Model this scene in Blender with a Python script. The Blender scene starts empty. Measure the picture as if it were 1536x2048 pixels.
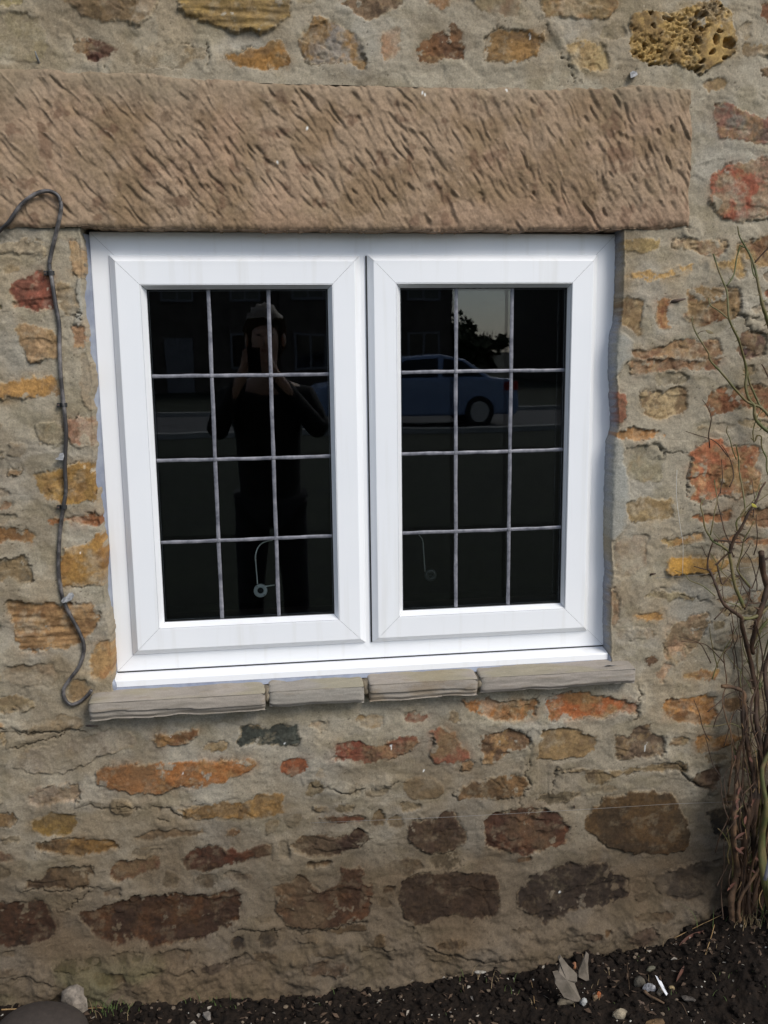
import bpy, math, random
import numpy as np
from mathutils import Vector, Matrix
random.seed(7); RNG = np.random.default_rng(11)
S = bpy.context.scene
COL = S.collection
R = math.radians

# ------------------------------------------------------------------ camera
CAM = np.array([-0.24445, -2.16665, 0.24757]); YAW, PIT, ROL, FPX = 0.131314, 0.174462, -0.011642, 1856.19
def cam_axes():
    cy, sy, cp, sp = math.cos(YAW), math.sin(YAW), math.cos(PIT), math.sin(PIT)
    f = np.array([sy*cp, cy*cp, -sp]); r = np.array([cy, -sy, 0.0]); u = np.cross(r, f)
    cr, sr = math.cos(ROL), math.sin(ROL)
    return cr*r+sr*u, -sr*r+cr*u, f
AR, AU, AF = cam_axes()
cd = bpy.data.cameras.new('camera'); cam = bpy.data.objects.new('camera', cd); COL.objects.link(cam)
cam.matrix_world = Matrix(((AR[0], AU[0], -AF[0], CAM[0]), (AR[1], AU[1], -AF[1], CAM[1]), (AR[2], AU[2], -AF[2], CAM[2]), (0, 0, 0, 1)))
cd.sensor_fit = 'VERTICAL'; cd.sensor_height = 24.0; cd.lens = FPX/2048*24.0
cd.clip_start = 0.01; cd.clip_end = 600
S.camera = cam
# ------------------------------------------------------------------ sky, sun, exposure
SUN_EL, SUN_AZ = R(42), R(143)          # azimuth clockwise from +y (the wall faces -y)
w = bpy.data.worlds.new('World'); S.world = w; w.use_nodes = True
nt = w.node_tree; bg = nt.nodes['Background']
sky = nt.nodes.new('ShaderNodeTexSky'); sky.sky_type = 'NISHITA'; sky.sun_disc = False
sky.sun_elevation = SUN_EL; sky.sun_rotation = SUN_AZ; sky.dust_density = .8; sky.air_density = 1.0; sky.ozone_density = 4.0
hs_ = nt.nodes.new('ShaderNodeHueSaturation'); hs_.inputs['Saturation'].default_value = .55   # thin cloud: a paler sky
nt.links.new(sky.outputs[0], hs_.inputs['Color']); nt.links.new(hs_.outputs[0], bg.inputs[0]); bg.inputs[1].default_value = 0.10
sd_ = bpy.data.lights.new('sun', 'SUN'); sd_.energy = 1.5; sd_.angle = R(26); sd_.color = (1.0, 0.95, 0.87)
sun = bpy.data.objects.new('sun', sd_); COL.objects.link(sun)
sdir = Vector((math.sin(SUN_AZ)*math.cos(SUN_EL), math.cos(SUN_AZ)*math.cos(SUN_EL), math.sin(SUN_EL)))
sun.rotation_euler = sdir.to_track_quat('Z', 'Y').to_euler()
S.view_settings.view_transform = 'Standard'; S.view_settings.look = 'None'
S.view_settings.exposure = 0.88; S.view_settings.gamma = 1.0

# ------------------------------------------------------------------ helpers
def unp(u, v, y):
    """point of the photograph (1536x2048) on the vertical plane at depth y"""
    d = AF + (u-768)/FPX*AR + (1024-v)/FPX*AU
    t = (y-CAM[1])/d[1]
    return CAM+t*d
def refl(u, v, y):
    """point at depth y<0 seen mirrored in the glass plane y=0"""
    d = AF + (u-768)/FPX*AR + (1024-v)/FPX*AU
    t = (-y-CAM[1])/d[1]; p = CAM+t*d; return np.array([p[0], y, p[2]])
def tag(o, label=None, cat=None, group=None, kind=None):
    if label: o['label'] = label
    if cat: o['category'] = cat
    if group: o['group'] = group
    if kind: o['kind'] = kind
    return o
def empty(name, loc, label, cat, group=None):
    o = bpy.data.objects.new(name, None); COL.objects.link(o); o.location = loc; o.empty_display_size = .05
    return tag(o, label, cat, group)
def mesh(name, V, F, mat, parent=None, smooth=False, colors=None):
    me = bpy.data.meshes.new(name)
    V = np.asarray(V, dtype=np.float32).reshape(-1, 3)
    off = np.array(parent.matrix_world.translation if parent is not None and parent.parent is None and parent.type == 'EMPTY' else (0, 0, 0), dtype=np.float32)
    if parent is not None and parent.type == 'EMPTY': off = np.array(parent.location, dtype=np.float32)
    elif parent is not None: off = np.array(parent.get('_off', (0, 0, 0)), dtype=np.float32)
    V = V-off
    if isinstance(F, np.ndarray) and F.ndim == 2:
        n, k = F.shape
        me.vertices.add(len(V)); me.vertices.foreach_set('co', V.ravel())
        me.loops.add(n*k); me.loops.foreach_set('vertex_index', F.astype(np.int32).ravel())
        me.polygons.add(n); me.polygons.foreach_set('loop_start', np.arange(0, n*k, k, dtype=np.int32))
        me.update(calc_edges=True)
    else:
        me.from_pydata([tuple(map(float, v)) for v in V], [], [tuple(map(int, f)) for f in F]); me.update()
    me.validate()
    if smooth: me.polygons.foreach_set('use_smooth', [True]*len(me.polygons))
    if colors is not None:
        a = me.color_attributes.new('Col', 'FLOAT_COLOR', 'POINT')
        c = np.ones((len(V), 4), dtype=np.float32); c[:, :3] = colors; a.data.foreach_set('color', c.ravel())
    for m in (mat if isinstance(mat, (list, tuple)) else [mat]): me.materials.append(m)
    o = bpy.data.objects.new(name, me); COL.objects.link(o)
    if parent is not None:
        o.parent = parent
        OFFS[o.name] = off
    return o
OFFS = {}
def child(name, V, F, mat, parent, smooth=False, colors=None):
    """part of an Empty thing, or sub-part of a part (parts sit at their parent's origin)"""
    root = parent
    while root.parent is not None: root = root.parent
    off = np.array(root.location, dtype=np.float32)
    o = mesh(name, np.asarray(V, dtype=np.float32).reshape(-1, 3)-off, F, mat, None, smooth, colors)
    o.parent = parent
    return o
class MB:
    def __init__(s): s.V = []; s.F = []
    def add(s, V, F):
        n = len(s.V); s.V += [tuple(map(float, v)) for v in V]; s.F += [tuple(i+n for i in f) for f in F]; return s
    def box(s, x0, x1, y0, y1, z0, z1):
        return s.add([(x0, y0, z0), (x1, y0, z0), (x1, y1, z0), (x0, y1, z0), (x0, y0, z1), (x1, y0, z1), (x1, y1, z1), (x0, y1, z1)],
                     [(0, 3, 2, 1), (4, 5, 6, 7), (0, 1, 5, 4), (1, 2, 6, 5), (2, 3, 7, 6), (3, 0, 4, 7)])
    def tube(s, P, rad, seg=8, caps=True):
        P = [Vector(p) for p in P]; n = len(P)
        if not hasattr(rad, '__len__'): rad = [rad]*n
        rad = [float(q) for q in rad]; up = Vector((0, 0, 1)); rings = []
        for i in range(n):
            t = (P[min(i+1, n-1)]-P[max(i-1, 0)]).normalized()
            a = t.cross(up)
            if a.length < .15: a = t.cross(Vector((0, 1, 0)))
            a.normalize(); b = t.cross(a)
            if rings and a.dot(pa) < 0: a, b = -a, -b
            pa = a
            rings.append([P[i]+rad[i]*(math.cos(2*math.pi*k/seg)*a+math.sin(2*math.pi*k/seg)*b) for k in range(seg)])
        V = [v for r_ in rings for v in r_]; F = []
        for i in range(n-1):
            for k in range(seg):
                k2 = (k+1) % seg; F.append((i*seg+k, i*seg+k2, (i+1)*seg+k2, (i+1)*seg+k))
        if caps: F.append(tuple(range(seg-1, -1, -1))); F.append(tuple((n-1)*seg+k for k in range(seg)))
        return s.add(V, F)
    def blob(s, c, r, seed=0, rough=.25, flat=1.0, sub=2):
        V, F = ICO[sub]; c = np.array(c, float); r = np.array(r, float)*np.ones(3)
        g = np.random.default_rng(seed); k = g.normal(size=(5, 3))*1.7; ph = g.uniform(0, 6, 5)
        d = 1+rough*sum(np.sin(V@k[i]+ph[i]) for i in range(5))/2.2
        return s.add(V*d[:, None]*r+c, F)
    def build(s, name, mat, parent=None, smooth=False):
        if parent is None: return mesh(name, s.V, s.F, mat, None, smooth)
        return child(name, s.V, s.F, mat, parent, smooth)
def ico(sub):
    import bmesh
    b = bmesh.new(); bmesh.ops.create_icosphere(b, subdivisions=sub, radius=1.0)
    V = np.array([v.co[:] for v in b.verts]); F = [tuple(x.index for x in f.verts) for f in b.faces]; b.free(); return V, F
ICO = {i: ico(i) for i in (1, 2, 3, 4)}
def smooth_path(P, n=6):
    P = [np.array(p, float) for p in P]; Q = [2*P[0]-P[1]]+P+[2*P[-1]-P[-2]]; out = []
    for i in range(1, len(Q)-2):
        for k in range(n):
            t = k/n; a, b, c, d = Q[i-1:i+3]
            out.append(.5*((2*b)+(c-a)*t+(2*a-5*b+4*c-d)*t*t+(3*b-a-3*c+d)*t**3))
    out.append(P[-1]); return out

# ---- numpy noise
def _h(ix, iy, seed):
    n = (ix.astype(np.int64)*374761393+iy.astype(np.int64)*668265263+seed*974634777) & 0x7fffffff
    n = ((n ^ (n >> 13))*1274126177) & 0x7fffffff
    n = (n ^ (n >> 16))*2246822519 & 0x7fffffff
    return ((n >> 5) & 0xffff).astype(np.float32)/65535.0
def vnoise(x, y, seed=0):
    fx, fy = np.floor(x), np.floor(y); tx, ty = (x-fx), (y-fy)
    tx = tx*tx*tx*(tx*(tx*6-15)+10); ty = ty*ty*ty*(ty*(ty*6-15)+10)
    a = _h(fx, fy, seed); b = _h(fx+1, fy, seed); c = _h(fx, fy+1, seed); d = _h(fx+1, fy+1, seed)
    return (a+(b-a)*tx+(c-a)*ty+(a-b-c+d)*tx*ty)*2-1
def fbm(x, y, sc, octv=4, seed=0, gain=.5, stretch=1.0):
    """sc = size in metres of the largest feature"""
    x = x/sc/stretch; y = y/sc; o = 0; a = 1; t = 0
    for i in range(octv):
        o = o+a*vnoise(x, y, seed+i*17); t += a; a *= gain
        x, y = (x*1.6-y*1.2)+3.1, (x*1.2+y*1.6)+1.7
    return (o/t*1.5).astype(np.float32)
def sstep(a, b, x): t = np.clip((x-a)/(b-a), 0, 1); return t*t*(3-2*t)
def cells(x, y, sc, seed):
    x = x/sc; y = y/sc; fx, fy = np.floor(x), np.floor(y); d1 = np.full(x.shape, 9., np.float32); idv = np.zeros(x.shape, np.float32); d2 = d1.copy()
    for i in (-1, 0, 1):
        for j in (-1, 0, 1):
            cx = fx+i; cy = fy+j; px = cx+_h(cx, cy, seed); py = cy+_h(cx, cy, seed+5)
            d = np.hypot(px-x, py-y); m = d < d1
            d2 = np.where(m, d1, np.minimum(d2, d)); idv = np.where(m, _h(cx, cy, seed+9), idv); d1 = np.where(m, d, d1)
    return d1, d2, idv
def lin(c):
    c = np.asarray(c, float)/255.; return np.where(c <= .04045, c/12.92, ((c+.055)/1.055)**2.4)
def sdf(px, py, P):
    """signed distance, negative inside"""
    d = np.full(px.shape, 1e9); s = np.ones(px.shape); n = len(P); j = n-1
    for i in range(n):
        ex, ey = P[j][0]-P[i][0], P[j][1]-P[i][1]; wx, wy = px-P[i][0], py-P[i][1]
        t = np.clip((wx*ex+wy*ey)/(ex*ex+ey*ey+1e-12), 0, 1)
        d = np.minimum(d, (wx-ex*t)**2+(wy-ey*t)**2)
        c1 = py >= P[i][1]; c2 = py < P[j][1]; c3 = ex*wy > ey*wx
        f = (c1 & c2 & c3) | (~c1 & ~c2 & ~c3); s = np.where(f, -s, s); j = i
    return s*np.sqrt(d)
def chaikin(P, k=1):
    for _ in range(k):
        Q = []
        for i in range(len(P)):
            a, b = np.array(P[i]), np.array(P[(i+1) % len(P)]); Q += [a*.8+b*.2, a*.2+b*.8]
        P = Q
    return P

# ---- materials
def principled(name, col, rough=.6, **kw):
    m = bpy.data.materials.new(name); m.use_nodes = True; b = m.node_tree.nodes['Principled BSDF']
    b.inputs['Base Color'].default_value = (*[float(c) for c in col], 1); b.inputs['Roughness'].default_value = rough
    for k, v in kw.items(): b.inputs[k].default_value = v
    return m
def noisy(name, c1, c2, scale, rough=.8, bump=0., bscale=None, detail=6, spec=.5, stretch=None, contrast=(.35, .65)):
    m = principled(name, c1, rough); nt = m.node_tree; b = nt.nodes['Principled BSDF']; N = nt.nodes; L = nt.links
    b.inputs['Specular IOR Level'].default_value = spec
    tc = N.new('ShaderNodeTexCoord'); mp = N.new('ShaderNodeMapping'); L.new(tc.outputs['Object'], mp.inputs[0])
    if stretch: mp.inputs['Scale'].default_value = stretch
    n = N.new('ShaderNodeTexNoise'); n.inputs['Scale'].default_value = scale; n.inputs['Detail'].default_value = detail; n.inputs['Roughness'].default_value = .65
    L.new(mp.outputs[0], n.inputs['Vector'])
    r = N.new('ShaderNodeValToRGB'); r.color_ramp.elements[0].position = contrast[0]; r.color_ramp.elements[1].position = contrast[1]
    r.color_ramp.elements[0].color = (*c1, 1); r.color_ramp.elements[1].color = (*c2, 1)
    L.new(n.outputs['Fac'], r.inputs[0]); L.new(r.outputs[0], b.inputs['Base Color'])
    if bump:
        n2 = N.new('ShaderNodeTexNoise'); n2.inputs['Scale'].default_value = bscale or scale*3; n2.inputs['Detail'].default_value = 5
        L.new(mp.outputs[0], n2.inputs['Vector'])
        bp = N.new('ShaderNodeBump'); bp.inputs['Strength'].default_value = 1.0; bp.inputs['Distance'].default_value = bump
        L.new(n2.outputs['Fac'], bp.inputs['Height']); L.new(bp.outputs[0], b.inputs['Normal'])
    return m
def vcol_mat(name, rough=.9, lo=.80, hi=1.18, bump=.0009, scale=260., spec=.3):
    """takes the stone's own colour from the mesh and adds grain"""
    m = principled(name, (.5, .5, .5), rough); nt = m.node_tree; b = nt.nodes['Principled BSDF']; N = nt.nodes; L = nt.links
    b.inputs['Specular IOR Level'].default_value = spec
    at = N.new('ShaderNodeAttribute'); at.attribute_name = 'Col'
    tc = N.new('ShaderNodeTexCoord')
    n = N.new('ShaderNodeTexNoise'); n.inputs['Scale'].default_value = scale; n.inputs['Detail'].default_value = 6; n.inputs['Roughness'].default_value = .7
    L.new(tc.outputs['Object'], n.inputs['Vector'])
    mr = N.new('ShaderNodeMapRange'); mr.inputs['From Min'].default_value = .3; mr.inputs['From Max'].default_value = .7
    mr.inputs['To Min'].default_value = lo; mr.inputs['To Max'].default_value = hi; L.new(n.outputs['Fac'], mr.inputs['Value'])
    mx = N.new('ShaderNodeVectorMath'); mx.operation = 'SCALE'; L.new(at.outputs['Color'], mx.inputs[0]); L.new(mr.outputs[0], mx.inputs['Scale'])
    L.new(mx.outputs[0], b.inputs['Base Color'])
    n2 = N.new('ShaderNodeTexNoise'); n2.inputs['Scale'].default_value = scale*1.3; n2.inputs['Detail'].default_value = 6; n2.inputs['Roughness'].default_value = .7
    L.new(tc.outputs['Object'], n2.inputs['Vector'])
    bp = N.new('ShaderNodeBump'); bp.inputs['Strength'].default_value = 1.; bp.inputs['Distance'].default_value = bump
    L.new(n2.outputs['Fac'], bp.inputs['Height']); L.new(bp.outputs[0], b.inputs['Normal'])
    return m
M_WALL = vcol_mat('rubble_and_mortar', lo=.72, hi=1.26, bump=.0013, scale=240.); M_LINTEL = vcol_mat('tooled_sandstone', lo=.84, hi=1.14, bump=.0008, scale=220)
M_SLAB = vcol_mat('sill_sandstone', lo=.85, hi=1.12, bump=.0006, scale=300)
M_UPVC = noisy('white_upvc', (.80, .81, .83), (.845, .85, .86), 3.0, rough=.28, detail=3, contrast=(.3, .7))
_n = M_UPVC.node_tree; _b = _n.nodes['Principled BSDF']; _l = _b.inputs['Base Color'].links[0].from_socket
_tc = _n.nodes.new('ShaderNodeTexCoord'); _mp = _n.nodes.new('ShaderNodeMapping'); _mp.inputs['Scale'].default_value = (38, 38, 2.2); _n.links.new(_tc.outputs['Object'], _mp.inputs[0])
_t = _n.nodes.new('ShaderNodeTexNoise'); _t.inputs['Scale'].default_value = 1.0; _t.inputs['Detail'].default_value = 5; _n.links.new(_mp.outputs[0], _t.inputs['Vector'])
_r = _n.nodes.new('ShaderNodeMapRange'); _r.inputs['From Min'].default_value = .56; _r.inputs['From Max'].default_value = .76; _r.inputs['To Max'].default_value = .30; _n.links.new(_t.outputs['Fac'], _r.inputs['Value'])
_x = _n.nodes.new('ShaderNodeMix'); _x.data_type = 'RGBA'; _x.inputs['B'].default_value = (.60, .58, .52, 1); _n.links.new(_r.outputs[0], _x.inputs['Factor']); _n.links.new(_l, _x.inputs['A']); _n.links.new(_x.outputs['Result'], _b.inputs['Base Color'])
M_GASK = principled('black_rubber', (.012, .012, .013), .5)
M_GROOVE = principled('shadow_gap_rubber', (.30, .30, .31), .6)
M_SIL = noisy('grey_silicone', tuple(lin((116, 122, 138))), tuple(lin((150, 155, 165))), 14, rough=.45, bump=.0008, bscale=70)
M_SOIL = noisy('dark_soil', (.005, .0034, .0024), (.018, .012, .008), 60, rough=.95, bump=.004, bscale=140, spec=.2)
M_CABLE = noisy('black_cable_sheath', (.035, .031, .030), (.22, .20, .19), 22, rough=.42, contrast=(.48, .70), spec=.6)

# ------------------------------------------------------------------ RUBBLE WALL
CR = {'A': (0, 0, 2), 'B': (768, 0, 2), 'C': (0, 440, 2.9538), 'D': (0, 940, 2.9538), 'E': (1016, 440, 2.9538), 'F': (1016, 940, 2.9538),
      'G': (0, 1340, 2), 'H': (768, 1340, 2), 'I': (0, 1688, 2), 'J': (768, 1688, 2), 'P': (0, 0, 1),
      'R1': (1280, 440, 5.6875), 'R2': (1280, 780, 5.6875), 'R3': (1280, 1100, 5.6875), 'R4': (1280, 1400, 5.6875), 'R5': (1280, 1688, 5.6875)}
def pix(crop, s):
    ox, oy, k = CR[crop]; out = []
    for q in s.split():
        a, b = q.split(','); out.append((ox+float(a)/k, oy+float(b)/k))
    return out
YW = -0.060
def wallpts(crop, s, y=YW): return [tuple(unp(u, v, y)[[0, 2]]) for u, v in pix(crop, s)]
# each: crop, outline, main colour, second colour, character  (r relief, s strata, p pits, f nearly flush with the mortar, w white lichen, d proud)
ST = [
('A','0,60 70,55 150,75 185,130 190,190 180,235 110,245 20,240 -60,235 -60,60',(165,150,112),(140,125,95),'f'),
('A','205,-60 215,0 275,20 330,65 420,85 540,100 590,80 620,50 630,0 640,-60',(126,100,66),(172,150,122),'rd'),
('A','700,-60 705,0 730,50 800,90 930,125 1060,130 1110,115 1150,60 1160,0 1160,-60',(170,138,76),(138,112,66),'sd'),
('A','300,165 345,155 400,165 480,185 475,205 430,235 370,245 340,225 300,195',(104,62,44),(84,48,38),'r'),
('A','540,225 580,190 640,175 740,180 810,195 830,225 760,250 690,270 620,262 545,250',(170,154,128),(150,136,112),''),
('A','895,220 960,210 1060,195 1080,165 1120,170 1160,240 1140,265 1060,275 970,270 905,245',(166,118,54),(140,104,62),'r'),
('A','1195,150 1230,115 1260,75 1310,80 1360,100 1400,110 1440,170 1465,250 1460,275 1390,262 1300,250 1220,240 1205,190',(156,118,68),(152,146,140),'r'),
('A','1345,-60 1350,0 1400,40 1480,90 1536,60 1600,20 1610,-60',(132,106,80),(100,78,60),'r'),
('B','0,130 60,105 55,180 70,210 20,240 -10,225 -10,150',(168,130,98),(150,138,120),''),
('A','-60,-60 95,-60 95,0 60,25 0,30 -60,30',(168,152,108),(150,135,100),''),
('B','160,-60 265,-60 265,0 262,30 220,35 170,10',(156,108,60),(120,90,60),''),
('B','350,-60 545,-60 545,0 530,60 480,68 400,50 360,30',(152,132,92),(150,110,80),'f'),
('B','620,-60 930,-60 935,40 900,75 820,78 700,72 640,65 625,30',(150,124,82),(165,120,66),'r'),
('B','125,215 165,160 205,120 280,100 315,115 310,165 325,190 310,240 245,235 190,260 150,245',(124,82,46),(96,62,40),'r'),
('B','400,220 410,130 450,110 500,120 560,125 640,130 655,160 625,200 610,225 540,255 470,245 410,240',(156,116,62),(118,88,56),'rw'),
('B','725,185 760,160 840,165 890,180 895,220 895,275 850,280 780,275 740,255',(188,162,112),(165,135,90),'r'),
('B','985,90 1020,45 1130,55 1200,30 1260,10 1330,5 1385,60 1400,130 1400,210 1340,255 1270,290 1220,270 1100,255 1000,240 975,180',(192,156,88),(150,118,70),'pd'),
('B','1500,20 1560,0 1600,-20 1600,90 1510,75',(124,78,50),(100,70,50),''),
('B','1510,270 1560,260 1600,270 1600,310 1515,300',(120,84,60),(100,70,50),''),
('B','1320,410 1370,405 1440,450 1490,465 1540,470 1640,480 1640,560 1500,575 1420,560 1340,540 1315,470',(140,96,80),(122,116,104),'r'),
('B','1310,700 1380,660 1450,640 1540,620 1640,620 1640,870 1480,885 1370,880 1330,850 1308,800',(164,88,62),(152,132,104),'rd'),
('E','690,110 760,100 900,105 915,185 800,195 690,190',(178,152,98),(160,134,88),''),
('E','975,135 1000,110 1100,115 1280,125 1290,160 1230,215 1150,215 1080,180 980,160',(178,152,116),(192,150,118),'r'),
('E','1340,150 1440,120 1600,90 1650,90 1650,280 1500,290 1420,230 1370,200',(162,132,86),(128,88,60),'r'),
('E','710,330 760,300 900,295 1000,270 1100,255 1080,300 1000,320 900,345 820,360 720,345',(206,164,100),(190,150,90),''),
('E','1210,260 1320,230 1370,200 1400,260 1395,340 1340,335 1330,280 1250,285',(196,158,96),(170,140,95),''),
('E','1500,420 1560,400 1650,400 1650,480 1530,480',(150,90,60),(120,80,60),''),
('E','670,480 690,450 780,455 795,500 785,620 775,680 720,640 675,620',(176,150,108),(140,108,72),''),
('E','890,490 910,465 1000,465 960,490 940,520 945,600 950,645 910,645 885,610 885,540',(176,130,82),(146,74,42),''),
('E','1050,410 1130,385 1230,400 1350,410 1375,480 1370,560 1300,590 1200,600 1130,630 1060,610 1030,580 1050,520',(150,120,80),(126,80,50),'r'),
('E','1370,680 1450,660 1510,670 1520,720 1500,800 1430,830 1380,800 1340,770 1375,730',(114,82,76),(90,60,60),'r'),
('E','730,770 800,760 900,750 960,720 1060,710 1130,730 1180,700 1250,705 1270,770 1265,800 1150,815 1000,805 860,805 760,808',(166,130,92),(144,98,72),'r'),
('E','725,830 860,822 1000,828 1150,835 1262,822 1220,885 1120,890 1030,870 900,895 740,900 710,850',(156,116,82),(132,88,66),'r'),
('E','800,1020 850,1000 940,1020 1000,985 1055,995 1065,1060 1060,1120 1000,1150 930,1170 850,1165 800,1140 795,1080',(184,158,116),(118,88,60),'r'),
('E','1175,1040 1250,1005 1350,990 1480,980 1650,1010 1650,1150 1500,1160 1400,1080 1330,1130 1200,1155 1165,1100',(144,88,56),(164,124,84),'r'),
('E','640,1000 690,1020 705,1060 700,1140 710,1160 680,1210 640,1225 640,1100',(154,98,72),(150,128,100),''),
('E','640,1245 870,1240 945,1275 880,1290 640,1305',(190,134,76),(160,118,72),''),
('E','685,1360 760,1340 880,1325 930,1370 910,1450 905,1540 800,1550 700,1520 680,1430',(152,142,112),(140,128,98),'f'),
('E','1065,1370 1130,1340 1190,1290 1260,1310 1290,1340 1400,1320 1480,1345 1475,1420 1450,1440 1490,1520 1480,1590 1350,1640 1250,1630 1130,1680 1070,1620 1055,1540 1060,1490 1090,1430',(176,136,90),(186,104,66),'rd'),
('F','710,180 850,165 985,170 985,255 970,290 860,295 710,300 705,230',(168,142,98),(150,122,80),''),
('F','1090,270 1180,265 1280,250 1325,240 1300,290 1240,320 1160,310 1110,280',(192,134,80),(170,110,70),''),
('F','1360,260 1440,240 1600,220 1650,220 1650,310 1520,330 1420,330 1370,310',(156,106,70),(120,84,60),'r'),
('F','900,410 960,400 1060,380 1155,375 1160,420 1050,430 960,440 920,430',(180,150,98),(190,140,80),''),
('F','1240,400 1300,380 1420,400 1650,400 1650,430 1450,440 1300,420 1250,430',(186,132,86),(160,110,76),''),
('F','935,570 950,525 1050,515 1200,520 1310,515 1300,560 1200,610 1060,620 960,630 940,600',(210,156,62),(186,140,70),'d'),
('F','640,430 700,390 820,380 830,420 810,470 810,560 760,600 640,630 630,560',(156,134,108),(152,112,86),'f'),
('F','612,690 650,720 650,880 620,940 605,800',(168,132,102),(150,120,90),''),
('F','755,860 830,845 905,830 930,885 840,890 770,885',(204,154,86),(180,130,70),''),
('F','640,960 700,940 860,935 880,970 860,1000 740,1005 640,1000',(170,154,132),(150,130,104),'f'),
('F','930,950 1000,895 1080,870 1170,850 1195,900 1150,960 1110,1040 1040,1110 980,1145 930,1120 915,1040 930,980',(146,122,92),(206,164,128),'r'),
('F','870,1200 920,1150 950,1150 945,1200 920,1245 890,1240',(194,154,118),(170,140,110),''),
('F','820,1120 850,1095 865,1130 840,1165 820,1150',(134,104,72),(110,80,60),''),
('F','1035,1220 1080,1185 1170,1190 1245,1175 1240,1245 1150,1235 1080,1230',(184,142,82),(160,110,66),''),
('F','800,740 860,700 940,730 1090,745 1100,770 950,765 860,755',(176,160,124),(150,134,104),''),
('F','1230,760 1330,740 1650,690 1650,760 1400,770 1250,775',(124,86,58),(150,120,84),''),
('H','310,130 380,110 500,125 560,110 620,115 600,180 520,205 420,200 350,160',(182,120,62),(140,104,66),'r'),
('H','650,110 700,90 780,88 860,105 940,120 1010,140 1010,175 940,165 880,185 800,190 720,195 660,190',(178,98,46),(160,116,68),''),
('H','1105,150 1130,115 1210,115 1290,100 1325,110 1325,185 1290,215 1230,205 1160,205 1120,185',(180,128,68),(150,100,54),'r'),
('H','90,180 140,165 185,175 175,200 120,215 95,205',(138,80,62),(165,140,115),''),
('H','185,245 225,232 280,250 300,290 330,320 345,360 290,375 210,370 180,340 210,300',(160,120,88),(166,84,62),''),
('H','385,260 440,250 500,240 560,250 580,265 575,310 500,340 440,370 400,375 385,330',(164,122,72),(112,84,62),'r'),
('H','610,350 625,290 640,245 740,225 790,245 850,270 845,320 800,340 720,355 640,358',(128,102,72),(172,140,92),''),
('H','920,260 970,270 1010,240 1060,220 1060,245 1120,275 1115,330 1060,345 960,360 930,345',(122,100,78),(96,76,60),'r'),
('H','1240,290 1265,260 1330,270 1400,260 1450,270 1410,285 1330,320 1250,325',(190,136,74),(160,110,60),''),
('G','1325,360 1345,295 1430,285 1536,300 1600,265 1670,270 1676,290 1636,330 1576,350 1430,375',(138,68,46),(96,54,42),'r'),
('H','75,450 120,425 190,430 240,460 240,495 190,520 120,520 85,500',(148,120,80),(140,116,80),'f'),
('H','285,500 330,460 400,440 480,420 570,425 580,460 550,500 440,520 380,510 300,520',(152,114,70),(120,96,68),'r'),
('H','690,400 780,405 900,400 1000,395 1120,370 1200,370 1210,400 1100,395 990,410 920,430 870,462 820,450 800,410 700,410',(146,124,88),(110,90,66),'r'),
('H','1225,430 1280,400 1350,380 1350,430 1310,495 1270,470 1235,460',(132,106,80),(110,80,60),'r'),
('H','800,600 840,550 880,510 960,495 1060,490 1150,490 1180,540 1215,600 1220,680 1200,720 1150,730 1000,730 900,710 840,660 805,630',(108,84,54),(150,114,66),'d'),
('H','1295,560 1380,550 1500,555 1540,640 1400,690 1340,670 1300,610',(58,58,60),(76,72,66),''),
('H','405,600 450,575 540,545 650,545 700,570 740,630 720,700 640,720 560,745 500,725 400,700',(104,60,40),(156,98,62),'r'),
('H','85,640 130,610 200,600 240,570 280,565 290,600 325,660 320,700 240,735 160,725 110,700',(124,98,76),(100,72,54),'r'),
('G','1275,590 1450,580 1470,600 1380,612 1280,600',(128,74,46),(100,70,50),''),
('G','950,290 970,230 1030,215 1060,240 1110,215 1190,215 1200,270 1180,300 1110,308 1030,295 960,305',(48,54,50),(70,76,70),'r'),
('G','610,290 620,255 680,260 730,240 780,235 790,270 730,300 640,310',(158,116,66),(126,80,44),'r'),
('G','45,370 80,330 180,300 320,280 440,240 530,250 555,290 500,320 400,340 340,380 240,410 130,415 70,395',(168,154,136),(152,138,118),'f'),
('G','385,410 430,395 520,380 640,375 740,365 810,360 870,365 1000,355 1020,380 970,410 900,450 820,470 730,465 650,500 560,495 470,480 390,460',(174,110,52),(150,100,54),'d'),
('G','1120,400 1140,355 1230,360 1240,380 1215,410 1160,430',(160,90,52),(130,76,48),''),
('G','115,510 150,470 220,455 300,455 330,480 320,520 230,535 130,545',(206,182,158),(170,146,122),'r'),
('G','710,560 760,545 880,530 1000,520 1060,495 1125,490 1130,570 1090,590 970,595 850,590 730,590',(184,138,70),(150,118,76),'r'),
('G','120,600 180,580 305,570 300,640 270,665 190,655 115,650',(174,136,62),(156,124,66),''),
('G','-50,580 50,570 65,600 30,625 -50,630',(148,116,74),(130,100,64),''),
('G','140,690 240,675 340,680 470,685 475,715 400,735 280,740 150,720',(176,132,68),(128,96,60),'r'),
('G','520,670 600,650 700,640 800,640 830,660 700,665 560,680',(172,138,100),(150,124,96),''),
('G','1170,710 1200,665 1290,650 1340,670 1390,660 1440,640 1480,680 1440,710 1300,745 1210,735',(88,60,46),(110,76,56),'r'),
('G','-50,110 0,110 70,98 130,115 145,140 90,170 40,175 -50,165',(172,150,108),(150,128,96),'r'),
('G','90,240 180,205 260,180 340,190 330,230 210,235 110,243',(156,134,104),(146,124,92),'f'),
('G','-50,205 22,210 20,230 -50,232',(194,134,62),(170,120,60),''),
('G','1410,190 1500,170 1530,185 1530,215 1460,235',(178,140,84),(160,130,90),'f'),
('G','1245,200 1310,200 1310,240 1280,250 1250,225',(184,154,118),(160,140,110),'f'),
('I','105,140 160,135 200,100 290,90 360,90 370,130 360,165 300,180 220,172 110,172',(146,116,80),(104,80,60),'r'),
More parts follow.
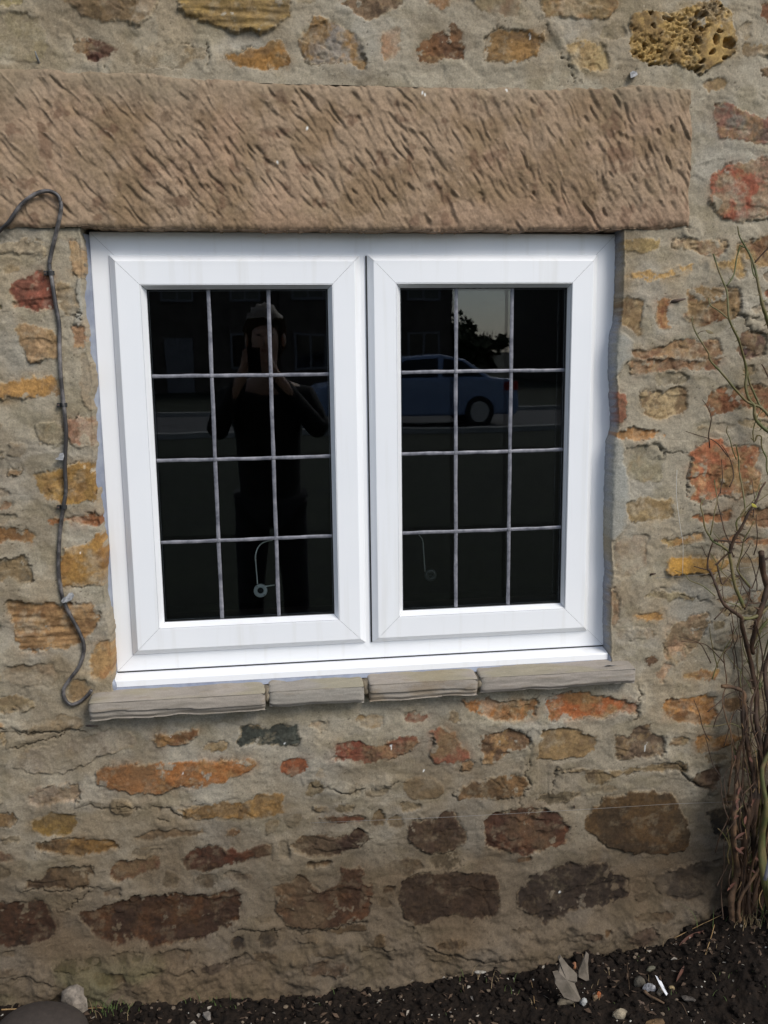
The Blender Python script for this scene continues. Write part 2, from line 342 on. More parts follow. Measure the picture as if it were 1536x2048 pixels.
('I','430,120 470,65 560,65 640,50 645,90 580,115 520,140 460,150',(164,100,66),(176,138,92),''),
('I','725,70 760,30 840,10 920,20 960,35 1020,10 1090,5 1085,40 990,60 900,85 830,105 750,100',(140,76,44),(104,70,50),'r'),
('I','-60,240 0,240 100,232 180,235 210,290 220,360 150,395 60,405 -60,400',(126,84,54),(96,72,50),'r'),
('I','310,275 360,270 430,240 560,210 690,200 830,210 860,205 940,180 965,200 965,260 950,310 870,340 820,375 700,390 600,405 540,370 470,400 400,375 340,320 320,290',(108,74,52),(154,104,60),'r'),
('I','1095,170 1170,150 1190,125 1230,130 1250,180 1300,190 1360,150 1370,90 1450,95 1490,180 1470,280 1400,310 1290,325 1150,330 1110,270',(122,84,56),(160,108,66),'r'),
('I','-60,15 0,20 50,35 45,65 0,70 -60,70',(158,116,94),(140,100,80),''),
('I','915,385 950,370 985,405 930,420',(84,74,66),(70,62,56),''),
('I','1030,370 1060,340 1105,350 1095,395 1050,405',(84,74,66),(70,62,56),''),
('I','380,500 500,490 515,530 470,545 390,530',(150,106,76),(130,96,70),'f'),
('I','1200,460 1300,440 1400,470 1380,520 1220,500',(146,112,80),(130,100,76),'f'),
('I','800,470 880,455 985,430 980,460 860,500 810,495',(120,100,86),(110,90,76),'f'),
('J','60,160 130,130 250,115 360,120 450,130 465,170 460,260 420,290 350,290 270,270 200,290 130,320 80,290 60,220',(104,80,60),(120,92,66),'r'),
('J','530,190 580,130 680,95 760,75 800,90 890,70 920,110 980,150 975,210 880,240 780,260 690,290 640,310 600,280 540,250',(92,76,64),(110,92,78),'r'),
('J','1080,140 1150,100 1250,65 1390,60 1480,70 1480,200 1250,220 1100,200',(104,90,78),(90,78,68),'rf'),
('J','865,325 895,320 890,348 868,345',(190,150,92),(170,130,80),''),
('J','780,340 850,330 860,355 800,365',(160,120,90),(140,110,84),'f'),
('J','950,360 1010,320 1080,320 1080,370 1000,400',(146,116,98),(130,104,88),'f'),
('C','-60,140 0,140 60,130 150,100 220,110 265,160 260,215 200,215 100,190 0,200 -60,200',(166,150,124),(150,134,110),'r'),
('C','415,140 450,120 470,160 505,200 505,300 480,345 430,320 425,240',(196,160,118),(180,136,96),''),
('C','65,370 130,330 230,315 300,330 325,420 330,530 280,545 180,530 90,510 70,440',(144,76,56),(120,70,54),'rw'),
('C','330,370 420,390 440,450 480,540 400,560 350,520 330,440',(156,130,92),(140,120,90),'rf'),
('C','75,640 130,615 230,630 300,660 340,690 345,800 260,830 190,855 150,800 120,740 110,700',(190,154,112),(156,124,88),'rd'),
('C','425,620 500,612 508,680 498,745 440,740 425,700',(196,156,118),(176,134,100),''),
('C','-60,960 100,950 200,935 330,935 355,1000 340,1030 200,1045 80,1055 -60,1050',(196,146,78),(190,150,104),''),
('C','470,780 530,770 560,900 565,1110 500,1115 480,1000 470,900',(170,130,88),(150,124,92),'f'),
('C','385,1180 480,1165 565,1165 570,1330 490,1350 420,1330 385,1280',(166,124,98),(150,110,84),''),
('C','215,1510 330,1470 420,1430 560,1440 570,1500 575,1650 555,1660 400,1680 260,1640 215,1580',(182,140,66),(158,116,60),'rw'),
('C','210,1200 330,1180 380,1260 370,1340 260,1330 200,1270',(160,144,114),(150,140,112),'f'),
('C','-60,470 20,490 10,520 -60,525',(150,130,84),(130,110,80),''),
('D','-60,180 50,170 75,200 65,240 -60,225',(136,98,72),(164,130,100),''),
('D','270,300 310,285 420,280 500,265 610,260 610,320 500,315 400,305 280,325',(172,110,62),(140,84,50),'r'),
('D','-60,345 90,330 130,360 190,345 215,390 170,440 110,400 60,430 -60,420',(172,120,58),(150,104,60),''),
('D','-60,520 60,530 150,495 170,540 170,600 200,650 100,660 60,630 -60,680',(122,106,82),(90,84,72),'r'),
('D','365,520 400,460 480,445 530,440 545,380 600,370 630,480 635,670 500,690 370,690 355,600',(178,132,62),(160,112,54),'d'),
('D','40,790 100,765 220,790 380,790 540,790 590,850 560,930 500,1000 400,1050 260,1070 130,1080 90,1010 70,900',(174,134,86),(144,102,60),'s'),
('D','540,1100 580,1020 650,990 680,1100 670,1200 590,1235 535,1200',(192,150,94),(176,124,76),''),
('D','10,1180 80,1155 230,1150 310,1145 355,1210 330,1270 220,1275 80,1270 20,1230',(158,132,104),(132,108,80),'rf'),
('D','400,1290 430,1240 500,1235 530,1270 520,1330 440,1370 385,1350',(166,130,78),(150,116,72),'f'),
]
OPEN = (pix('C', '465,70 485,150 492,300 485,450 500,600 520,780 545,900 550,1150 557,1350 550,1500 560,1640')
        + pix('D', '575,120 585,200 600,350 615,500 615,700 635,850 662,950 660,1100 662,1220 655,1260')
        + pix('P', '225,1385 740,1360 1225,1330')
        + pix('F', '612,1100 606,950 612,700 620,640 612,420 612,150 600,60')
        + pix('E', '612,1500 612,1320 655,1230 645,960 625,900 640,680 670,600 682,430 690,300 682,90 682,40') + pix('C', '465,40'))
OPEN = [tuple(unp(u, v, YW)[[0, 2]]) for u, v in OPEN]
OPEN = [(x, .53) if z > .49 else (x, z) for x, z in OPEN]
OPEN = [(max(x, .587), z) if x > .4 else ((min(x, -.5975), z) if x < -.4 else (x, z)) for x, z in OPEN]
FRESH = [wallpts('E', '640,650 720,690 750,740 740,810 700,850 640,930 600,860'), wallpts('E', '590,1320 650,1240 680,1350 700,1520 700,1660 590,1660'),
         wallpts('F', '590,-40 700,-40 715,160 690,350 630,420 590,400'), wallpts('C', '470,260 500,600 470,760 440,500')]

def axis(a, b, f0, f1, fine, coarse):
    L = list(np.arange(a, f0, coarse))+list(np.arange(f0, f1, fine))+list(np.arange(f1, b+coarse, coarse)); return np.array(L)
XS = axis(-2.3, 2.8, -.96, 1.15, .0024, .012); ZS = axis(-1.62, 2.3, -1.42, 1.03, .0024, .012)
X, Z = np.meshgrid(XS, ZS)
n_big = fbm(X, Z, .16, 3, 3); n_mid = fbm(X, Z, .045, 4, 21); n_fin = fbm(X, Z, .011, 3, 40)
WX = X+.0042*fbm(X, Z, .035, 3, 101)+.0022*fbm(X, Z, .008, 2, 111)
WZ = Z+.0040*fbm(X, Z, .035, 3, 201)+.0020*fbm(X, Z, .008, 2, 211)
# mortar
H = .0046*n_big+.0018*n_mid+.0009*n_fin+.0028*fbm(X, Z, .09, 3, 55, stretch=2.2)
lay = fbm(X, Z, .10, 4, 77, stretch=1.8); H += .0016*sstep(.0, .16, lay)+.0012*sstep(.38, .46, lay)
mort = lin((161, 151, 132))
C = np.ones(X.shape+(3,), np.float32)*mort
def mix(C, c, f): return C*(1-f[..., None])+np.asarray(c, np.float32)*f[..., None]
C = mix(C, lin((150, 132, 104)), .55*sstep(-.1, .7, fbm(X, Z, .22, 4, 301)))
C = mix(C, lin((158, 154, 144)), .5*sstep(0, .7, fbm(X, Z, .13, 4, 321)))
C = mix(C, lin((132, 122, 98)), .5*sstep(.1, .7, fbm(X, Z, .05, 4, 341, stretch=1.6)))
C *= (1+.06*n_mid+.06*n_fin)[..., None]
c1_, c2_, cid_ = cells(X+.003*n_fin, Z, .0125, 361); rr_ = .05+.13*np.mod(cid_*7.3, 1)
C = mix(C, lin((66, 58, 48)), .8*(1-sstep(rr_*.6, rr_, c1_))*(cid_ > .80)*sstep(-.3, .3, n_big)); C = mix(C, lin((196, 186, 166)), .6*(1-sstep(rr_*.6, rr_, c1_))*(cid_ < .10)); H -= .0012*(1-sstep(rr_*.6, rr_, c1_))*(cid_ > .80)
for P in FRESH:
    d = sdf(WX, WZ, P); f = 1-sstep(-.012, .004, d); C = mix(C, lin((158, 157, 149))*(1+.05*n_mid.mean()), .85*f); H = np.where(d < 0, H*.35+.004, H)
# stones: those traced, then a random continuation outside the picture
stones = []
for i, (cr, s, c1, c2, ch) in enumerate(ST): stones.append((wallpts(cr, s), c1, c2, ch))
pal = [((170,130,76),(140,104,62)), ((150,92,60),(120,80,56)), ((166,150,118),(150,132,104)), ((128,98,70),(104,80,60)), ((186,150,100),(160,124,80))]
g = np.random.default_rng(5); z = -1.5
while z < 2.25:
    h = g.uniform(.06, .11); x = -2.3+g.uniform(0, .1)
    while x < 2.8:
        wd = g.uniform(.09, .24); cx, cz = x+wd/2, z+h/2
        if (cx < -1.06 or cx > 1.22 or cz > 1.12) and not (cx < -1.0 and abs(cz-.66) < .0):
            a, b = wd/2*g.uniform(.65, .9), h/2*g.uniform(.6, .9); n = 10; o = []
            for k in range(n):
                t = 2*math.pi*k/n; q = g.uniform(.85, 1.1); ct, st = math.cos(t), math.sin(t)
                o.append((cx+a*q*np.sign(ct)*abs(ct)**.6, cz+b*q*np.sign(st)*abs(st)**.6))
            c1, c2 = pal[g.integers(0, 5)]; stones.append((o, c1, c2, g.choice(['', 'r', 'f', 'd'])))
        x += wd+g.uniform(.01, .03)
    z += h+g.uniform(.012, .03)
g = np.random.default_rng(31); occ = [np.array(q_[0]) for q_ in stones]; boxes = [(o_.min(0), o_.max(0)) for o_ in occ]; fa = []
for k in range(3500):
    cx, cz = g.uniform(-.95, 1.12), g.uniform(-1.24, 1.0); a, b = g.uniform(.014, .06), g.uniform(.008, .024)
    if abs(cx) < .68+a and -.60-b < cz < .52: continue
    if -1.1 < cx < .76+a and .49 < cz+b and cz-b < .83: continue
    if any(cx+a > lo[0]-.002 and cx-a < hi[0]+.002 and cz+b > lo[1]-.001 and cz-b < hi[1]+.001 for lo, hi in boxes): continue
    o = []; n = 9
    for j in range(n):
        t = 2*math.pi*j/n; q = g.uniform(.75, 1.15); ct, st = math.cos(t), math.sin(t); o.append((cx+a*q*np.sign(ct)*abs(ct)**.7, cz+b*q*np.sign(st)*abs(st)**.7))
    boxes.append((np.array([cx-a, cz-b]), np.array([cx+a, cz+b]))); c1, c2 = [((168,150,118),(150,132,104)), ((160,136,98),(140,112,80)), ((150,134,104),(130,116,90)), ((164,126,86),(150,130,104))][g.integers(0, 4)]
    fa.append((o, c1, c2, ['f', 'fr', '', 'r', 'f'][g.integers(0, 5)]))
stones += fa
g = np.random.default_rng(9)
for i, (P, c1, c2, ch) in enumerate(stones):
    P = chaikin(P, 1) if len(P) < 10 else P; q = np.array(P); x0, z0 = q.min(0)-.03; x1, z1 = q.max(0)+.03
    a0, a1 = np.searchsorted(XS, [x0, x1]); b0, b1 = np.searchsorted(ZS, [z0, z1])
    if a1-a0 < 3 or b1-b0 < 3: continue
    sl = (slice(b0, b1), slice(a0, a1)); x = X[sl]; zz = Z[sl]; d = sdf(WX[sl], WZ[sl], P)
    h = H[sl].copy(); col = C[sl].copy(); sd = i*31+7
    bite = fbm(x, zz, .020, 5, sd, gain=.75)*.0060-.001
    d = d+bite                                           # mortar laps over the rim here and there
    ins = 1-sstep(-.0016, .0010, d); dep = np.clip(-d, 0, .03)
    rel = fbm(x, zz, .05, 5, sd+1, gain=.55); rid = 1-np.abs(fbm(x, zz, .035, 4, sd+2, stretch=1.6))*1.6
    fine = fbm(x, zz, .009, 3, sd+3)
    amp = .0036 if 'r' in ch else .0015
    off = (.004 if 'd' in ch else (0. if 'f' in ch else g.uniform(-.0022, .0012)))
    hs = off+amp*rel+amp*.55*rid*(.5+.5*rel)+.0007*fine+.0005*vnoise(x/.0055, zz/.0055, sd)+.06*np.minimum(dep, .012)*(1 if 'd' in ch else .12)
    hs += .02*g.uniform(-1, 1)*(zz-q[:, 1].mean())
    if 's' in ch: hs += .003*fbm(x, zz, .010, 3, sd+4, stretch=7)+.0025*fbm(x, zz, .02, 2, sd+5, stretch=5)
    if 'r' in ch:                                        # ledges where the rock has split
        st = fbm(x, zz, .05, 3, sd+6, stretch=2.0); hs += .0030*sstep(.0, .05, st)-.0015
        cr_ = np.abs(fbm(x, zz, .07, 3, sd+8, stretch=1.6)); hs -= .0030*(1-sstep(.0, .03, cr_))
    if 'p' in ch:
        wx_ = x+.012*fbm(x, zz, .03, 3, sd+7); wz_ = zz+.009*fbm(x, zz, .03, 3, sd+9)
        d1, d2, cid = cells(wx_, wz_*1.7, .034, 4); e1, e2, eid = cells(wx_, wz_*1.5, .014, 14); zone = sstep(-.25, .25, fbm(x, zz, .09, 2, sd+10))
        pr_ = .10+.42*np.clip(cid-.35, 0, 1); er_ = .12+.30*eid
        hs -= .018*(1-sstep(pr_*.6, pr_, d1))*(cid > .45)+.009*(1-sstep(er_*.5, er_, e1))*(eid > .45)*zone+.005*zone*(1-sstep(.02, .16, e2-e1))-.004
    gap = .8*(1-sstep(.0004, .0018, np.abs(d-.0006)))*sstep(.1, .55, fbm(x, zz, .06, 2, sd+11))
    if 'f' in ch: gap *= .4
    H[sl] = h*(1-ins)+hs*ins-.0035*gap
    # a soft roll of mortar round the stone
    H[sl] += .0012*np.exp(-((d-.010)/.008)**2)*(1-ins)*(.5+.5*fbm(x, zz, .05, 2, sd+12))
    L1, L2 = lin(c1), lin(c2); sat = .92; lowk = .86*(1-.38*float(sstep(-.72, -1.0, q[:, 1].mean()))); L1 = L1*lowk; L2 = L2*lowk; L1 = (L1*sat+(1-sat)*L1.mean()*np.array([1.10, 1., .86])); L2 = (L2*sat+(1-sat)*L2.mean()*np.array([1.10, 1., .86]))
    t = sstep(-.12, .30, fbm(x, zz, .055, 5, sd+13, gain=.6)+.0)
    cs = np.ones(x.shape+(3,), np.float32)*L1; cs = mix(cs, L2, .85*t)
    gd = g.uniform(-1, 1, 2); gr_ = ((x-q[:, 0].mean())*gd[0]/(np.ptp(q[:, 0])+.01)+(zz-q[:, 1].mean())*gd[1]/(np.ptp(q[:, 1])+.01))*1.4+.5*fbm(x, zz, .06, 3, sd+30); cs = mix(cs, L1*.55, .6*sstep(.15, .75, gr_))
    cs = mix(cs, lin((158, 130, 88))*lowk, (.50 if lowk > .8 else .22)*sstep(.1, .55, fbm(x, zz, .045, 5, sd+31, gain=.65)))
    cs = mix(cs, L2*np.array([.50, .46, .44]), .65*sstep(.25, .6, fbm(x, zz, .040, 5, sd+32, gain=.65)))
    cs = mix(cs, L1*.62, .55*sstep(.25, .7, fbm(x, zz, .03, 4, sd+14, gain=.65)))
    cs = mix(cs, np.minimum(L1*1.35+.02, 1), .5*sstep(.35, .8, fbm(x, zz, .022, 4, sd+15, gain=.65)))
    cs = mix(cs, lin((182, 164, 134)), .75*(1-sstep(.0, .0055, dep))*sstep(-.1, .35, fbm(x, zz, .03, 3, sd+16)))
    if 's' in ch: cs = mix(cs, L2*.7, .6*sstep(.15, .6, fbm(x, zz, .012, 3, sd+17, stretch=6)))
    if 'p' in ch: cs = mix(cs, L2*.75, .8*(1-zone)*sstep(-.2,.4,rel))
    if 'w' in ch: cs = mix(cs, lin((214, 200, 176)), .8*sstep(.62, .75, fbm(x, zz, .018, 4, sd+18))*sstep(-.2, .3, fbm(x, zz, .08, 1, sd+19)+(x-q[:, 0].mean())*6))
    cs = mix(cs, L2*.55, .5*sstep(.45, .9, fbm(x, zz, .012, 3, sd+21, gain=.7)))
    dust = lin((160, 148, 124)); cs = mix(cs, dust, .34*sstep(.15, .7, fbm(x, zz, .028, 5, sd+22, gain=.7))+.05)
    cs *= (1+.13*fine+.10*vnoise(x/.005, zz/.005, sd+23))[..., None]
    skin_ = fbm(x, zz, .030, 5, sd+33, gain=.6)+.25*np.exp(-dep/.008)
    isl = sstep(.60, .68, skin_)*(g.random() < .6); H[sl] += .0012*isl*ins
    halo = .34*sstep(-.1, .5, fbm(x, zz, .05, 4, sd+34))*np.exp(-np.maximum(d, 0)/.009)*(d > 0)*('f' not in ch)
    col = mix(col, (L1+L2)*.5, halo)
    fac = ins*(1-.85*isl)*(1. if 'f' not in ch else sstep(-.35, .35, fbm(x, zz, .05, 3, sd+20))*.55+.25)
    C[sl] = mix(col, 0, fac)+cs*fac[..., None]
    C[sl] = mix(C[sl], lin((74, 64, 50)), .7*gap)
# cracks and folds in the mortar
for cr_, s, wd in [('R3','220,420 330,490 450,540 600,515 680,570 780,600',.0024), ('R1','1140,990 1190,1090 1210,1200 1260,1270 1330,1275',.0020), ('R1','1150,1070 1250,1110 1360,1140',.0014),
                ('R1','570,70 560,120 610,175',.0018), ('R2','160,620 200,650 220,700',.002), ('R2','250,750 340,690 400,670 480,700',.0024), ('H','1010,60 1020,120 1005,180 1000,210',.0024),
                ('H','580,240 575,300 590,340 580,420 580,480 545,510 545,540',.002), ('H','690,400 690,480',.0022), ('G','60,310 130,290 220,260 300,240',.0018), ('G','0,235 120,243 330,242 400,238',.002),
                ('G','340,545 420,560 560,548 660,550 720,590',.0022), ('G','640,590 660,610',.002), ('I','100,180 220,185 330,180 400,175',.002), ('I','260,270 320,220 340,200',.002), ('I','520,490 700,500 830,490 980,440',.0035),
                ('I','950,345 1100,340 1200,350 1400,320 1500,295',.0026), ('I','0,540 130,520 200,545 300,560',.003), ('J','120,330 140,380 260,430 400,440 500,430',.004), ('J','0,410 60,400 120,380',.0035),
                ('J','1210,560 1260,620',.002), ('H','1190,380 1215,420 1240,460 1310,495',.003), ('A','270,125 300,185',.0016), ('A','810,180 835,230 830,270',.0014), ('A','430,240 435,290',.0012),
                ('B','640,80 760,330',.001), ('R4','250,640 300,720 480,740',.002), ('R4','480,780 600,960 760,1060 820,1070',.003), ('G','1240,460 1370,490 1480,470 1536,460',.003), ('H','0,470 60,450',.002),
                ('C','400,555 470,560 500,600',.002), ('C','880,200 900,230',.001), ('R3','850,1110 900,1140 1000,1120',.0016), ('D','0,1560 200,1545 430,1530',.002)]:
    L = wallpts(cr_, s); q = np.array(L); x0, z0 = q.min(0)-.02; x1, z1 = q.max(0)+.02
    a0, a1 = np.searchsorted(XS, [x0, x1]); b0, b1 = np.searchsorted(ZS, [z0, z1]); sl = (slice(b0, b1), slice(a0, a1))
    wx = WX[sl]+(WX[sl]-X[sl]); wz = WZ[sl]+(WZ[sl]-Z[sl])*.8; d = np.full(wx.shape, 9.)
    for (ax, az), (bx, bz) in zip(L[:-1], L[1:]):
        ex, ez = bx-ax, bz-az; t = np.clip(((wx-ax)*ex+(wz-az)*ez)/(ex*ex+ez*ez+1e-9), 0, 1); d = np.minimum(d, np.hypot(wx-ax-ex*t, wz-az-ez*t))
    g_ = (1-sstep(wd*.25, wd*.9, d))*sstep(-.6, .1, fbm(X[sl], Z[sl], .05, 2, 402)); H[sl] -= .006*g_; C[sl] = mix(C[sl], lin((70, 60, 48)), .6*g_)
    H[sl] += .003*np.exp(-((d-.012)/.010)**2)*(wz > np.interp(wx, *np.array(sorted(L)).T) if abs(q[0][0]-q[-1][0]) > .03 else 1)
# smeared pointing: soft folds low on the wall, and soil splash / damp staining mixed with painted-in shade near the ground
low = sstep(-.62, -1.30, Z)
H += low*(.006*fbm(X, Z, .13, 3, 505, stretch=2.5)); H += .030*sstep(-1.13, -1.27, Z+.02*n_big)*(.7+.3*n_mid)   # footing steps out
shade_stain = sstep(-.55, -1.20, Z+.10*n_big+.03*n_mid)
C = C*(1-.68*shade_stain[..., None]*np.array([.93, 1., 1.05]))
C = mix(C, lin((84, 84, 50)), .45*sstep(.1, .7, fbm(X, Z, .12, 4, 521))*sstep(-1.16, -1.26, Z)*sstep(.1, -.5, X))
C = mix(C, lin((104, 88, 66)), .42*sstep(.05, .8, fbm(X, Z, .19, 5, 541, gain=.6)))
C = mix(C, lin((176, 168, 150)), .38*sstep(.15, .7, fbm(X, Z, .075, 5, 551, gain=.65))*(1-.8*shade_stain)*np.clip(1.3-np.abs(C[..., 0]-mort[0])*6, 0, 1)) 
C = C*np.array([.88, .868, .845])
# white splashes
for u, v, L_ in [(1060,75,16),(555,325,14),(1015,180,14),(842,185,16),(340,1470,8),(367,1545,8),(570,1487,8),(1292,1495,20),(1118,1784,10),(160,1103,6),(783,1495,22),(848,1545,4)]:
    p = unp(u, v, YW)[[0, 2]]; d = np.hypot((WX-p[0])*1.8, (WZ-p[1])*(16/max(L_, 4))*.55); f = 1-sstep(.0022, .0042, d); C = mix(C, lin((225, 225, 220)), .85*f)
# opening: the wall returns into the reveal, then stops behind the window frame
do = sdf(X+.0016*fbm(X, Z, .03, 3, 601)+.001*n_fin, Z+.001*n_fin, OPEN)
C = mix(C, lin((128, 133, 144)), .85*(1-sstep(-.0022, -.0006, do))*(X > 0)*sstep(-.9, .0, fbm(X*0, Z, .12, 3, 611)))
HR = -.085*(1-sstep(-.0058, -.0005, do)); H = np.where(do < .004, H*sstep(-.004, .010, do)+HR, H-.0025*np.exp(-np.maximum(do, 0)/.008))
NX = len(XS); idx = np.arange(X.size).reshape(X.shape)
keep = (do > -.009) | (np.abs(X) > .75)
q4 = keep[:-1, :-1] | keep[1:, 1:] | keep[1:, :-1] | keep[:-1, 1:]
# the lintel fills its bed
q4 &= ~((X[:-1, :-1] > -1.02) & (X[:-1, :-1] < .735) & (Z[:-1, :-1] > .516) & (Z[:-1, :-1] < .80))
F = np.stack([idx[:-1, :-1], idx[:-1, 1:], idx[1:, 1:], idx[1:, :-1]], -1)[q4]
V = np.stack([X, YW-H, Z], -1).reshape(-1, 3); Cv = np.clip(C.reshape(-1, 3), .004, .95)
used = np.zeros(len(V), bool); used[F.ravel()] = True; re = np.cumsum(used)-1; V = V[used]; Cv = Cv[used]; F = re[F]
WALL = empty('stone_wall', (0, YW, -1.35), 'rubble stone house wall with brown ochre and red stones in grey mortar round the window', 'wall')
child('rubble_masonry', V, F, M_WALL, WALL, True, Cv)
def wall_y(x, z):
    i = min(max(np.searchsorted(XS, x), 1), len(XS)-1); j = min(max(np.searchsorted(ZS, z), 1), len(ZS)-1); return YW-float(H[j, i])
# wall thickness behind the skin (reveals, ends and top)
b = MB(); b.box(-2.3, -.64, -.02, .25, -1.62, .50); b.box(.64, 2.8, -.02, .25, -1.62, .50); b.box(-.64, .64, -.02, .25, -1.62, -.56); b.box(-2.3, 2.8, -.02, .25, .83, 2.3); b.box(-2.3, -1.02, -.02, .25, .50, .83); b.box(.74, 2.8, -.02, .25, .50, .83)
b.build('wall_core', noisy('core_rubble', tuple(lin((120, 112, 98))), tuple(lin((150, 140, 122))), 12, bump=.003), WALL)

# ------------------------------------------------------------------ LINTEL
lx = np.arange(-1.03, .7545, .0019); lz = np.arange(.500, .8195, .0019); LX, LZ = np.meshgrid(lx, lz)
G = np.zeros(LX.shape)
g = np.random.default_rng(3)
cells_ = []
for r_ in range(-70, 80):
    for q_ in range(-60, 60):
        sa_ = q_*.044+(r_ % 2)*.022+g.normal()*.013; ta_ = r_*.0118+g.normal()*.004; a0_ = R(-54); cells_.append((sa_*math.cos(a0_)-ta_*math.sin(a0_)-.14, sa_*math.sin(a0_)+ta_*math.cos(a0_)+.66))
for k, (cx, cz) in enumerate(cells_):
    if not (-1.04 < cx < .76 and .51 < cz < .82) or g.random() < .10: continue
    zn = float(fbm(np.array([cx]), np.array([cz]), .13, 2, 790)[0])
    if zn > .5 and g.random() < .4: continue
    tt = float(np.clip((cx+.75)/1.4, 0, 1))
    if cz < .555 and cx > .15 and g.random() < .85: continue
    if cz < .53 and g.random() < .6: continue
    if cx < -.60 and cz > .66 and g.random() < .7: continue
    ang = R(-(45+18*tt+g.normal()*7)); ln = .010+.036*g.random()**1.3; wd = g.uniform(.0040, .0095)*(1+.2*tt); dp = (.0014+.0062*g.random()**1.8)*(.8+.45*tt)*(1.1-.3*zn)
    a0, a1 = np.searchsorted(lx, [cx-ln, cx+ln]); b0, b1 = np.searchsorted(lz, [cz-ln, cz+ln]); sl = (slice(b0, b1), slice(a0, a1))
    if a1-a0 < 2 or b1-b0 < 2: continue
    dx, dz = LX[sl]-cx, LZ[sl]-cz; s_ = dx*math.cos(ang)+dz*math.sin(ang); t_ = -dx*math.sin(ang)+dz*math.cos(ang)
    t_ = t_+.0012*np.sin(s_*130+k)+.0010*np.sin(s_*47+k*2); e_ = s_/ln
    al = np.clip(1-np.abs(e_)**2.5, 0, 1)*(.75-.25*e_)
    pr = np.where(t_ > 0, np.clip(1-t_/(wd*.75), 0, 1)**1.4, np.clip(1+t_/(wd*1.9), 0, 1)**1.3)
    lip = 2.0*np.exp(-((t_-wd*.75)/(wd*.45))**2)*al
    G[sl] = np.minimum(G[sl], -dp*al*pr); G[sl] = np.where(G[sl] > -.0004, G[sl]+.0009*lip, G[sl])
LH = .012+G*.95+.0040*fbm(LX, LZ, .16, 3, 701)+.0012*fbm(LX, LZ, .03, 4, 705)+.0007*fbm(LX, LZ, .008, 2, 709)
ca, sa = math.cos(R(-54)), math.sin(R(-54)); LS, LT = LX*ca+LZ*sa, -LX*sa+LZ*ca
LH += .0010*fbm(LS, LT, .017, 4, 731, stretch=3.2, gain=.6)+.0012*(1-np.abs(fbm(LS, LT+.004*fbm(LX, LZ, .05, 2, 733), .015, 3, 735, stretch=3.6)))**2*sstep(-.5, .3, fbm(LX, LZ, .15, 2, 736))
LP = [(-1.03, .503), (-.6, .5035), (-.2, .5005), (.2, .5015), (.6, .506), (.748, .515), (.746, .7), (.742, .811), (.6, .818), (.4, .806), (.0, .803), (-.35, .806), (-.5, .817), (-1.03, .82)]
WLX = LX+.003*fbm(LX, LZ, .03, 3, 711); WLZ = LZ+.0035*fbm(LX, LZ, .035, 4, 721)+.001*fbm(LX, LZ, .008, 2, 722)
ld = sdf(WLX, WLZ, LP); LH = np.where(ld < 0, LH-.012*np.exp(ld/.0045), -.0005-.9*np.minimum(ld, .02)*1.2)
LC = np.ones(LX.shape+(3,), np.float32)*lin((168, 146, 122))
LC = mix(LC, lin((144, 121, 94)), .8*sstep(-.15, .5, fbm(LX, LZ, .10, 5, 741, gain=.6)))
LC = mix(LC, lin((180, 152, 128)), .55*sstep(.1, .8, fbm(LX, LZ, .16, 3, 751)+.8*(.57-LZ)*4*0))
LC = mix(LC, lin((142, 122, 94)), .4*sstep(.1, .6, fbm(LX, LZ, .05, 5, 761, gain=.65)))
LC = mix(LC, lin((112, 84, 66)), .6*sstep(.45, .85, fbm(LX, LZ, .035, 4, 771)))
LC = mix(LC, lin((196, 172, 146)), .5*sstep(.0003, .0009, G))
LC = mix(LC, lin((104, 84, 66)), .5*sstep(.15, .6, fbm(LX, LZ, .028, 5, 791, gain=.7))*sstep(-.2, .5, fbm(LX, LZ, .2, 2, 792)))
LC = mix(LC, lin((150, 140, 120)), .5*sstep(.74, .82, LZ+.03*fbm(LX, LZ, .1, 3, 793))); LC = mix(LC, lin((178, 148, 126)), .35*sstep(.585, .54, LZ+.02*fbm(LX, LZ, .1, 3, 794))*sstep(-.1, .3, LX))
LC *= (1+.13*fbm(LX, LZ, .009, 4, 781, gain=.7))[..., None]*np.array([.74, .71, .675])
for u, v in [(555,325),(1015,180),(842,186),(848,190),(612,257)]:
    p = unp(u, v, -.07)[[0, 2]]; f = 1-sstep(.002, .005, np.hypot((WLX-p[0])*1.6, (WLZ-p[1])*.8)); LC = mix(LC, lin((220, 220, 214)), .8*f)
idx = np.arange(LX.size).reshape(LX.shape); kp = ld < .011
q4 = kp[:-1, :-1] & kp[1:, 1:] & kp[1:, :-1] & kp[:-1, 1:]
F = np.stack([idx[:-1, :-1], idx[:-1, 1:], idx[1:, 1:], idx[1:, :-1]], -1)[q4]
V = np.stack([LX, YW-LH, LZ], -1).reshape(-1, 3)
# underside: lowest kept row runs back into the wall
V = V.tolist(); Cl = LC.reshape(-1, 3).tolist(); F = F.tolist(); prev = None
for i in range(len(lx)):
    js = np.where(ld[:, i] < -.0015)[0]
    if len(js) == 0: prev = None; continue
    a = int(idx[js[0], i]); v = V[a]; nb = len(V)
    V += [[v[0], -.03, v[2]+.0002], [v[0], .25, v[2]+.001]]; Cl += [Cl[a]]*2
    if prev is not None: F += [[prev[0], a, nb, prev[1]], [prev[1], nb, nb+1, prev[2]]]
    prev = (a, nb, nb+1)
# drop the front faces that hang below the underside line
low_ = [int(np.where(ld[:, i] < -.0015)[0][0]) if (ld[:, i] < -.0015).any() else 0 for i in range(len(lx))]
nxl = len(lx); F = [f for f in F if max(f) >= idx.size or (f[0]//nxl) >= min(low_[f[0] % nxl], low_[f[1] % nxl]) or LX.ravel()[f[0]] > .64]
o = child('lintel', V, np.array(F), M_LINTEL, WALL, True, np.clip(np.array(Cl), .004, .95)); tag(o, 'long pinkish brown stone lintel covered in slanting chisel marks')

